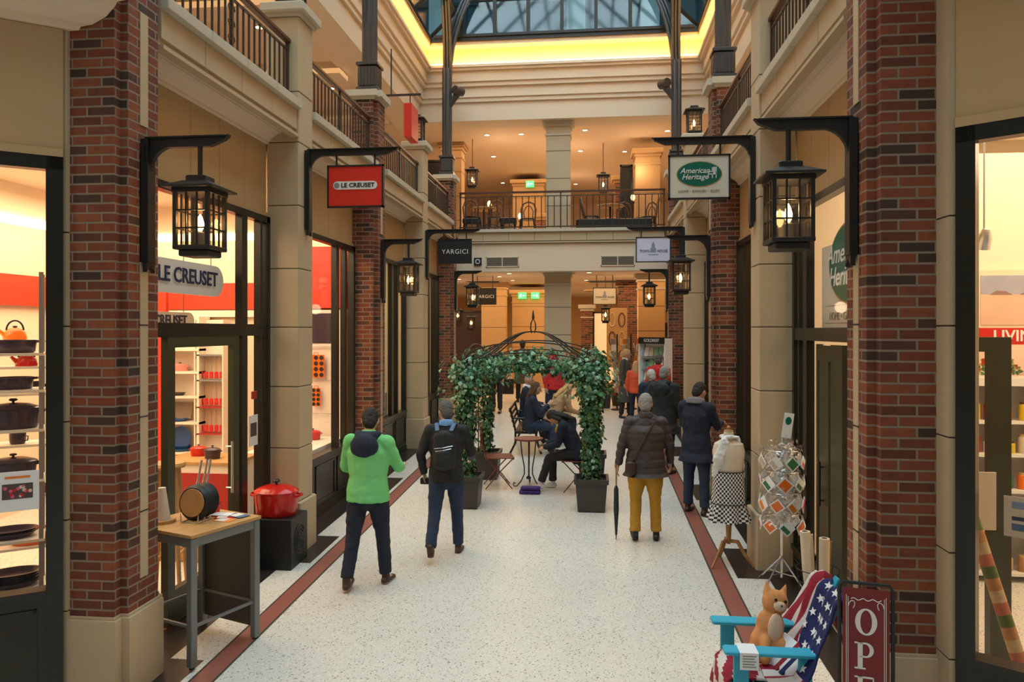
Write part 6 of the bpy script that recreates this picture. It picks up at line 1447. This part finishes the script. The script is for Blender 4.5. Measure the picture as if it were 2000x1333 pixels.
# name plates behind the door glass
def plate(label, X, y0, y1, z0, z1, size):
    t = thing('name_plate', label, 'sign', (X, (y0+y1)/2, (z0+z1)/2), pi/2)
    a = (y1-y0)/2; h = (z1-z0)/2; m = MB(); pill(m, -a, a, -h, h, -.02, .02); m.build('plate', 'grey' if size > .2 else 'white', t)
    text('LE CREUSET', size, 'letter_white', t, (size*.25, -.024, 0), FY, bold=.007, depth=.006); text('LE CREUSET', size, 'ink', t, (size*.25+.008, -.030, .008), FY, bold=.003, depth=.008)
    m = MB()
    for x in (-a*.7, a*.7): m.tube([(x, 0, h), (x, 0, 4.62-(z0+z1)/2)], .004, 5)
    m.build('hanging_wire', 'steel', t); return t
plate('long grey name plate hanging behind the glass over the cookware shop door', -3.72, 5.72, 7.12, 3.03, 3.33, .19)
plate('smaller white name plate lower behind the first one', -4.4, 6.55, 7.78, 2.69, 2.89, .15)
# door leaf, sidelight poster, stool
d = MB(TR(WL-.01, 5.75, .2)); 
d = MB()
for q in ((.11, 1.14, 2.33, 2.43), (.11, 1.14, 0, .28)): d.box(-.03, .03, q[0], q[1], q[2], q[3])
for y in (0, 1.14): d.box(-.03, .03, y, y+.11, 0, 2.44)
dd = d.build('door_1', 'frame_olive'); dd.location = (WL+.01, 5.82, .22); dd['kind'] = 'structure'
MB().add([(0, .1, .2), (0, 1.16, .2), (0, 1.16, 2.36), (0, .1, 2.36)], [(0, 1, 2, 3)]).build('door_glass', 'glass', dd); MB().tube([(.06, 1.05, .9), (.06, 1.05, 1.4)], .012, 8).tube([(0, 1.05, .95), (.06, 1.05, .95)], .008, 6).tube([(0, 1.05, 1.35), (.06, 1.05, 1.35)], .008, 6).build('door_handle', 'silver', dd)
t = thing('photo_card', 'small pale card with a dark photo on the sidelight beside the cookware door', 'card', (-3.53, 7.42, 1.65), pi/2); MB().box(-.10, .10, -.004, 0, -.16, .16).build('card', 'white', t); MB().box(-.07, .07, -.006, -.004, -.06, .08).build('photo', 'far_shop', t)
t = thing('alarm_box', 'small red box on the sidelight above the card', 'box', (-3.53, 7.42, 2.02), pi/2); MB().bevbox(-.05, .05, -.02, 0, -.04, .04, .004).build('case', 'red_deep', t)
t = thing('wooden_stool', 'tall light wooden stool inside the cookware shop door', 'stool', (-3.95, 6.55, fz(6.5)), .3)
MB().lathe([(.001, 1.20), (.15, 1.20), (.165, 1.22), (.15, 1.245), (.001, 1.23)], n=24).build('seat', 'wood_light', t, True)
for i in range(4): a = pi/4+pi/2*i; MB().tube([(.10*cos(a), .10*sin(a), 1.20), (.20*cos(a), .20*sin(a), 0)], [.026, .018], 8).build('leg', 'wood_light', t, True)
m = MB(); 
for i in range(4): a, b2 = pi/4+pi/2*i, pi/4+pi/2*(i+1); m.tube([(.17*cos(a), .17*sin(a), .40), (.17*cos(b2), .17*sin(b2), .40)], .012, 6)
m.build('rung', 'wood_light', t)
# wall shelf unit seen through the door
t = thing('wall_shelf', 'white wall shelving with dishes seen through the cookware door glass', 'shelf', (-6.2, 10.66, fz(10.6)))
z0 = fz(10.6); m = MB(); m.box(-.95, .35, .14, .18, 0, 2.55); 
for x in (-.95, -.32, .31): m.box(x, x+.04, -.14, .14, 0, 2.55)
m.build('carcass', 'shelf_white', t)
SZ = (.87, 1.32, 1.71, 2.08, 2.42)
for z in SZ: MB().box(-.95, .35, -.15, .14, z-z0-.035, z-z0).build('shelf_board', 'shelf_white', t)
casserole('pale pink casserole on the wall shelf behind the door', (-6.22, 10.64, 2.081), .13, .13, 'enamel_pink')
for i, (x, z, r, c, lb) in enumerate(((-6.28, 1.711, .15, 'darkgrey', 'grey oval dish leaning on the wall shelf'), (-6.26, 1.321, .16, 'enamel_blue', 'blue dish low on the wall shelf behind the door'), (-6.22, .871, .17, 'enamel_blue', 'deep blue dish pile on the bottom wall shelf'), (-6.85, .871, .16, 'enamel_orange', 'orange dish on the left half of the wall shelf'), (-6.85, 1.711, .15, 'enamel_teal', 'teal dish on the left half of the wall shelf'))):
    dish_stack(lb, (x, 10.62, z), r, 1 if i < 2 else 3, c, 0, lb)
t = thing('baking_tray', 'pale rectangular baking tray leaning on the wall shelf', 'tray', (-6.25, 10.72, 1.345)); MB(RX(radians(-14))).bevbox(-.16, .16, -.008, .008, 0, .25, .004).build('tray', 'taupe', t)
t = thing('baking_tray', 'round blue tray leaning on the lower wall shelf', 'tray', (-6.25, 10.68, .872)); MB(RX(radians(80)) @ TR(0, 0, 0)).lathe([(.001, 0), (.17, 0), (.18, .02), (.001, .01)], c=(0, .18, 0), n=28).build('tray', 'enamel_blue', t, True)
t = thing('utensil_rack', 'tall rack of red spatulas with wooden handles beside the wall shelf', 'rack', (-5.70, 10.62, fz(10.6))); m = MB(); m.box(-.22, .22, .10, .13, .3, 2.5); m.box(-.23, -.21, -.1, .13, 0, 2.5); m.box(.21, .23, -.1, .13, 0, 2.5); m.build('rack_frame', 'shelf_white', t)
for r, z in enumerate((.80, 1.20, 1.60, 1.98)): MB().box(-.21, .21, -.10, .10, z-.02, z).build('tray', 'red_deep' if r < 2 else 'grey', t)
for r, z in enumerate((.82, 1.22, 1.62)):
    for c in range(5):
        q = thing('spatula', 'red spatula with a pale wooden handle in the tall rack', 'spatula', (-5.86+c*.08, 10.60, fz(10.6)+z), 0, 'spatulas in the rack'); MB().tube([(0, 0, .10), (0, 0, .33)], .009, 6).build('handle', 'wood_light', q); MB().bevbox(-.03, .03, -.008, .008, 0.0, .10, .004).build('blade', 'enamel_red', q)
t = thing('sales_counter', 'white counter with a wooden top behind the stool', 'counter', (-4.7, 8.7, fz(8.7))); MB().bevbox(-.45, .45, -.3, .3, 0, .80, .01).build('counter_body', 'shelf_white', t); MB().bevbox(-.48, .48, -.33, .33, .80, .84, .008).build('worktop', 'wood_light', t)
MB().box(-.40, .40, -.31, -.30, .1, .7).build('front_panel', 'red_deep', t)
casserole('dark grey saucepan on the counter behind the door', (-4.62, 8.62, fz(8.7)+.841), .10, .16, 'enamel_dark'); casserole('small red casserole on the counter behind the door', (-4.9, 8.8, fz(8.7)+.841), .10, .14, 'enamel_red')
t = thing('crate', 'low wooden crate on the floor inside the cookware door', 'crate', (-4.35, 7.6, fz(7.6))); MB().bevbox(-.24, .24, -.18, .18, 0, .24, .01).build('crate_body', 'wood_light', t)
for i in range(2): MB().box(-.245, .245, -.185, -.18, .04+i*.11, .12+i*.11).build('slat', 'wood_light', t)
MB().bevbox(-.2, .2, -.15, .15, .26, .48, .02).build('green_box', 'leaf_olive', t)
# window display in the second left bay
t = thing('display_wall', 'white display frame with a bright red top panel in the second left window', 'display', (-4.02, 10.75, fz(10.7)+.42))
z0 = t.location.z
MB().box(-.40, .36, 0, .05, 3.03-z0, 3.95-z0).build('red_panel', 'red_band', t); MB().box(-.40, .36, .0, .04, 0, 3.0-z0).build('back_board', 'shelf_white', t)
MB().box(-.24, .14, -.02, 0, 2.50-z0, 2.95-z0).build('grey_picture', 'enamel_dark', t); MB().box(-.28, .18, -.012, .0, 2.42-z0, 3.0-z0).build('picture_frame', 'shelf_white', t)
m = MB()
for z in (2.45, 1.95, 1.45): m.tube([(-.3, -.03, z-z0), (.2, -.03, z-z0)], .005, 5)
m.build('wire_grid', 'silver', t)
def muffin(label, loc, cols, rows, mat, s=1):
    t = thing('muffin_tray', label, 'tray', loc); p = .085*s; w, h = cols*p/2, rows*p/2
    MB().bevbox(-w, w, -.004, .004, -h, h, .003).build('tray', mat, t); MB().tube([(-.03, 0, h), (-.03, 0, h+.03), (.03, 0, h+.03), (.03, 0, h)], .006, 5).build('hang_loop', mat, t)
    for i in range(cols):
        for j in range(rows): o = MB(TR(-w+p*(i+.5), -.006, -h+p*(j+.5)) @ RX(radians(90))).lathe([(.001, 0), (p*.36, 0), (p*.38, .004), (.001, .004)], n=14).build('cup', 'black' if True else mat, t)
    return t
muffin('large orange-red muffin tray with twelve cups in the second left window', (-4.10, 10.68, 2.16), 3, 4, 'enamel_orange'); muffin('smaller orange muffin tray hanging below the large one', (-4.10, 10.68, 1.70), 2, 4, 'enamel_orange', .8)
for i, (x, y, r, h, c, lb) in enumerate(((-4.0, 10.3, .11, .16, 'enamel_red', 'red casserole low in the second left window'), (-4.05, 9.8, .10, .22, 'silver', 'steel stock pot low in the second left window'), (-3.9, 9.35, .12, .12, 'enamel_orange', 'orange casserole nearest in the second left window'), (-4.3, 9.9, .12, .18, 'enamel_dark', 'dark casserole at the back of the second left window'))):
    casserole(lb, (x, y, fz(9.7)+.802), r, h, c)
t = thing('window_platform', 'low white platform under the pots in the second left window', 'platform', (-4.05, 9.85, fz(9.7))); MB().bevbox(-.40, .40, -.78, .78, 0, .80, .01).build('platform', 'shelf_white', t)
for x, y, z, lb in ((-4.0, 9.7, 3.75, 'round white spotlight at the top of the second left window'), (-3.95, 7.2, 4.0, 'grey spotlight hanging inside above the cookware door'), (3.45, 7.0, 3.50, 'grey spotlight on the right shop ceiling')):
    t = thing('spotlight', lb, 'light', (x, y, z)); MB().tube([(0, 0, 0), (0, 0, 4.62-z)], .008, 6).build('stem', 'grey', t); MB(RX(radians(20))).lathe([(.03, .10), (.06, .02), (.06, -.08), (.055, -.08), (.001, -.06)], n=18).build('housing', 'silver', t, True); MB(RX(radians(20))).lathe([(.001, -.076), (.05, -.076), (.05, -.072), (.001, -.072)], n=16).build('lens', 'downlight_lens', t)
t = thing('table_lamp', 'small orange-shaded lamp in the third left window', 'lamp', (-3.78, 12.7, 1.60)); MB().lathe([(.07, 0), (.07, .02), (.015, .04), (.015, .2)], n=14).build('base', 'wood_dark', t); MB().lathe([(.10, .2), (.075, .40), (.072, .40), (.097, .2)], n=20).build('shade', 'lit_cream', t, True); MB().bevbox(-.15, .15, -.15, .15, fz(12.7)-1.60, 0, .01).build('pedestal', 'cream', t)
# ---------------- inside the right shop ----------------
def zig(): pass
t = thing('framed_picture', 'framed beach picture high on the right shop wall', 'picture', (4.45, 7.98, 3.0))
MB().box(-.62, .62, -.02, .02, -.30, .30).build('frame', 'enamel_cream', t)
pm('pic_sky', (.38, .38, .45), .7, noise=.25, nscale=5); pm('pic_sand', (.72, .48, .33), .7, noise=.15, nscale=4); pm('pic_rock', (.30, .18, .15), .8)
MB().box(-.56, .56, -.026, -.02, .06, .25).build('painted_sky', 'pic_sky', t); MB().box(-.56, .56, -.026, -.02, -.25, .06).build('painted_sand', 'pic_sand', t)
m = MB(); 
for x0, w, h in ((-.48, .22, .035), (-.2, .18, .02), (.1, .4, .03)): m.add([(x0, -.028, .055), (x0+w, -.028, .055), (x0+w*.7, -.028, .055+h), (x0+w*.3, -.028, .055+h*1.2)], [(0, 1, 2, 3)])
m.build('painted_rocks', 'pic_rock', t)
t = thing('letter_sign', 'red sign with cream capitals above the cabinet in the right shop', 'sign', (4.05, 7.60, 2.46)); MB().box(-.36, .60, -.015, .015, .10, .26).build('upper_board', 'red', t); MB().box(.10, .60, -.015, .015, -.30, .08).build('lower_board', 'red', t)
text('LIVING', .15, 'letter_white', t, (-.0, -.017, .18), FY, bold=.003); text('E', .22, 'letter_white', t, (.24, -.017, -.12), FY, bold=.004)
t = thing('display_cabinet', 'white open cabinet full of jars in the right shop', 'cabinet', (4.3, 7.80, fz(7.8))); z0 = fz(7.8)
m = MB(); m.box(-.75, .75, .14, .18, 0, 2.2-z0)
for x in (-.75, -.37, 0, .37, .71): m.box(x, x+.045, -.16, .14, 0, 2.2-z0)
m.box(-.80, .80, -.20, .18, 2.16-z0, 2.24-z0); m.build('carcass', 'white', t)
for z in (.35, .75, 1.15, 1.5, 1.82): MB().box(-.75, .75, -.16, .14, z-.03-z0, z-z0).build('shelf_board', 'white', t)
JC = ['enamel_orange', 'enamel_red', 'cream', 'wood', 'leaf_mid', 'petal_pink', 'amber', 'white', 'enamel_yellow']
jar = None
for z in (.35, .75, 1.15, 1.5, 1.82):
    for i in range(14):
        x = 3.64+i*.102
        if i % 4 == 3: continue
        q = thing('jar', 'small jar with a dark lid standing in the white cabinet', 'jar', (x, 7.72+rnd.uniform(-.02, .04), z+.001), 0, 'jars in the right shop cabinet'); h = rnd.uniform(.10, .2)
        MB().lathe([(.001, 0), (.034, 0), (.036, .01), (.036, h*.8), (.024, h*.9)], n=12).build('glass_body', rnd.choice(JC), q, True); MB().lathe([(.027, h*.88), (.027, h), (.001, h)], n=12).build('lid', rnd.choice(['wood_dark', 'gold', 'red']), q)
for i, (x, c, lb) in enumerate(((3.72, ['petal_orange', 'leaf_yellow'], 'orange bouquet on top of the right shop cabinet'), (4.05, ['leaf_yellow', 'petal_red'], 'mixed bouquet beside the cross on the cabinet top'))): bouquet('bouquet', lb, x, 7.78, 2.30, .10, 20, c)
o = MB().box(-.03, .03, -.02, .02, 0, .26).box(-.10, .10, -.02, .02, .12, .18).build('wooden_cross', 'red'); o.location = (3.9, 7.74, 2.241); tag(o, 'small red cross standing on the white cabinet', 'decoration')
t = thing('door_frame', 'dark door frame and post inside the right shop, before the cabinet', 'frame', (3.03, 5.95, fz(5.9))); MB().box(-.075, .075, -.04, .04, 0, 2.45).build('post', 'frame_olive', t); MB().box(-.55, -.075, -.04, .04, 2.34, 2.45).build('head_rail', 'frame_olive', t)
m = MB(T := RZ(0)); pm('rug_a', (.42, .14, .08), .9, noise=.3, nscale=25); pm('rug_b', (.50, .36, .20), .9, noise=.3, nscale=25)
t = thing('rolled_rug', 'tall striped rolled rug leaning inside the near right window', 'rug', (2.86, 5.15, fz(5.15)+.03)); P0, P1 = Vec((0, 0, 0)), Vec((-.30, .30, 1.35))
m = MB()
for i in range(18): a_, b_ = P0.lerp(P1, i/18), P0.lerp(P1, (i+1)/18); m.tube([tuple(a_), tuple(b_)], .045, 14, k=i % 4)
m.build('rug_roll', ['rug_a', 'rug_b', 'wood', 'leaf_olive'], t, True)
t = thing('price_board', 'blank cream board behind the rolled rug in the right window', 'board', (2.74, 5.72, 1.45)); MB().bevbox(-.16, .16, -.006, .006, -.20, .22, .003).build('board', 'cream', t); MB().tube([(0, .02, -.2), (0, .02, fz(5.7)-1.45)], .01, 6).build('stand', 'black', t)
t = thing('notice_card', 'card with blue prints stuck inside the near right window', 'card', (2.55, 4.66, 1.58), -ANG)
MB().box(-.13, .13, -.002, .002, -.11, .13).build('card', 'cream', t)
for z, h, c in ((.06, .04, 'grey_blue'), (-.01, .022, 'ink'), (-.07, .04, 'denim_light')): MB().box(-.09, .07, -.004, -.002, z, z+h).build('print', c, t)
t = thing('oval_shop_sign', 'white panel with a large green oval behind the right shop transom', 'sign', (2.15, 6.45, 3.07), -pi/2)
MB().box(-.80, .9, -.01, .01, -.35, .40).build('panel', 'sign_cream', t)
m = MB(); ellipse(m, 0, .20, .56, .36, -.018, -.010, n=48); m.build('oval_border', 'gold', t); m = MB(); ellipse(m, 0, .20, .535, .335, -.026, -.016, n=48); m.build('oval_badge', 'green_sign', t)
text('American', .235, 'letter_white', t, (-.12, -.029, .29), FY, shear=.3, bold=.002); text('Heritage', .235, 'letter_white', t, (-.12, -.029, .09), FY, shear=.3, bold=.002); chair_logo(t, .36, .16, -.026, .22); text('HOME • GARDEN • BODY', .10, 'taupe', t, (0, -.012, -.25), FY)
MB().box(-.7, .8, -.012, -.010, -.155, -.15).box(-.7, .8, -.012, -.010, -.31, -.305).build('rule_line', 'taupe', t)
m = MB()
for q in ((0, .30, 0, 2.35), (.36, .62, .25, 2.2), (.67, .72, 0, 2.35), (.30, .67, 2.2, 2.34), (.30, .67, 0, .25)): m.box(-.025, .025, q[0], q[1], q[2], q[3])
dd = m.build('door_2', 'frame_olive'); dd.location = (WR+.03, 6.42, .22); dd.rotation_euler = (0, 0, 0); dd['kind'] = 'structure'
MB().add([(0, .28, .2), (0, .69, .2), (0, .69, 2.25), (0, .28, 2.25)], [(0, 1, 2, 3)]).build('door_glass', 'glass', dd); MB().tube([(-.06, .50, .9), (-.06, .50, 1.3)], .012, 8).tube([(-.06, .50, .95), (-.02, .50, .95)], .008, 6).tube([(-.06, .50, 1.25), (-.02, .50, 1.25)], .008, 6).build('door_handle', 'black', dd)
t = thing('red_curtain', 'narrow red hanging cloth inside the right shop door', 'curtain', (2.35, 6.15, 1.2)); m = MB()
for i in range(5): m.tube([(0, i*.05, 0), (0, i*.05, 1.45)], .03, 8)
m.build('cloth', 'red', t, True); MB().tube([(0, -.05, 1.47), (0, .28, 1.47)], .01, 6).tube([(0, .1, 1.47), (0, .1, 3.42)], .006, 6).build('rail', 'black', t)
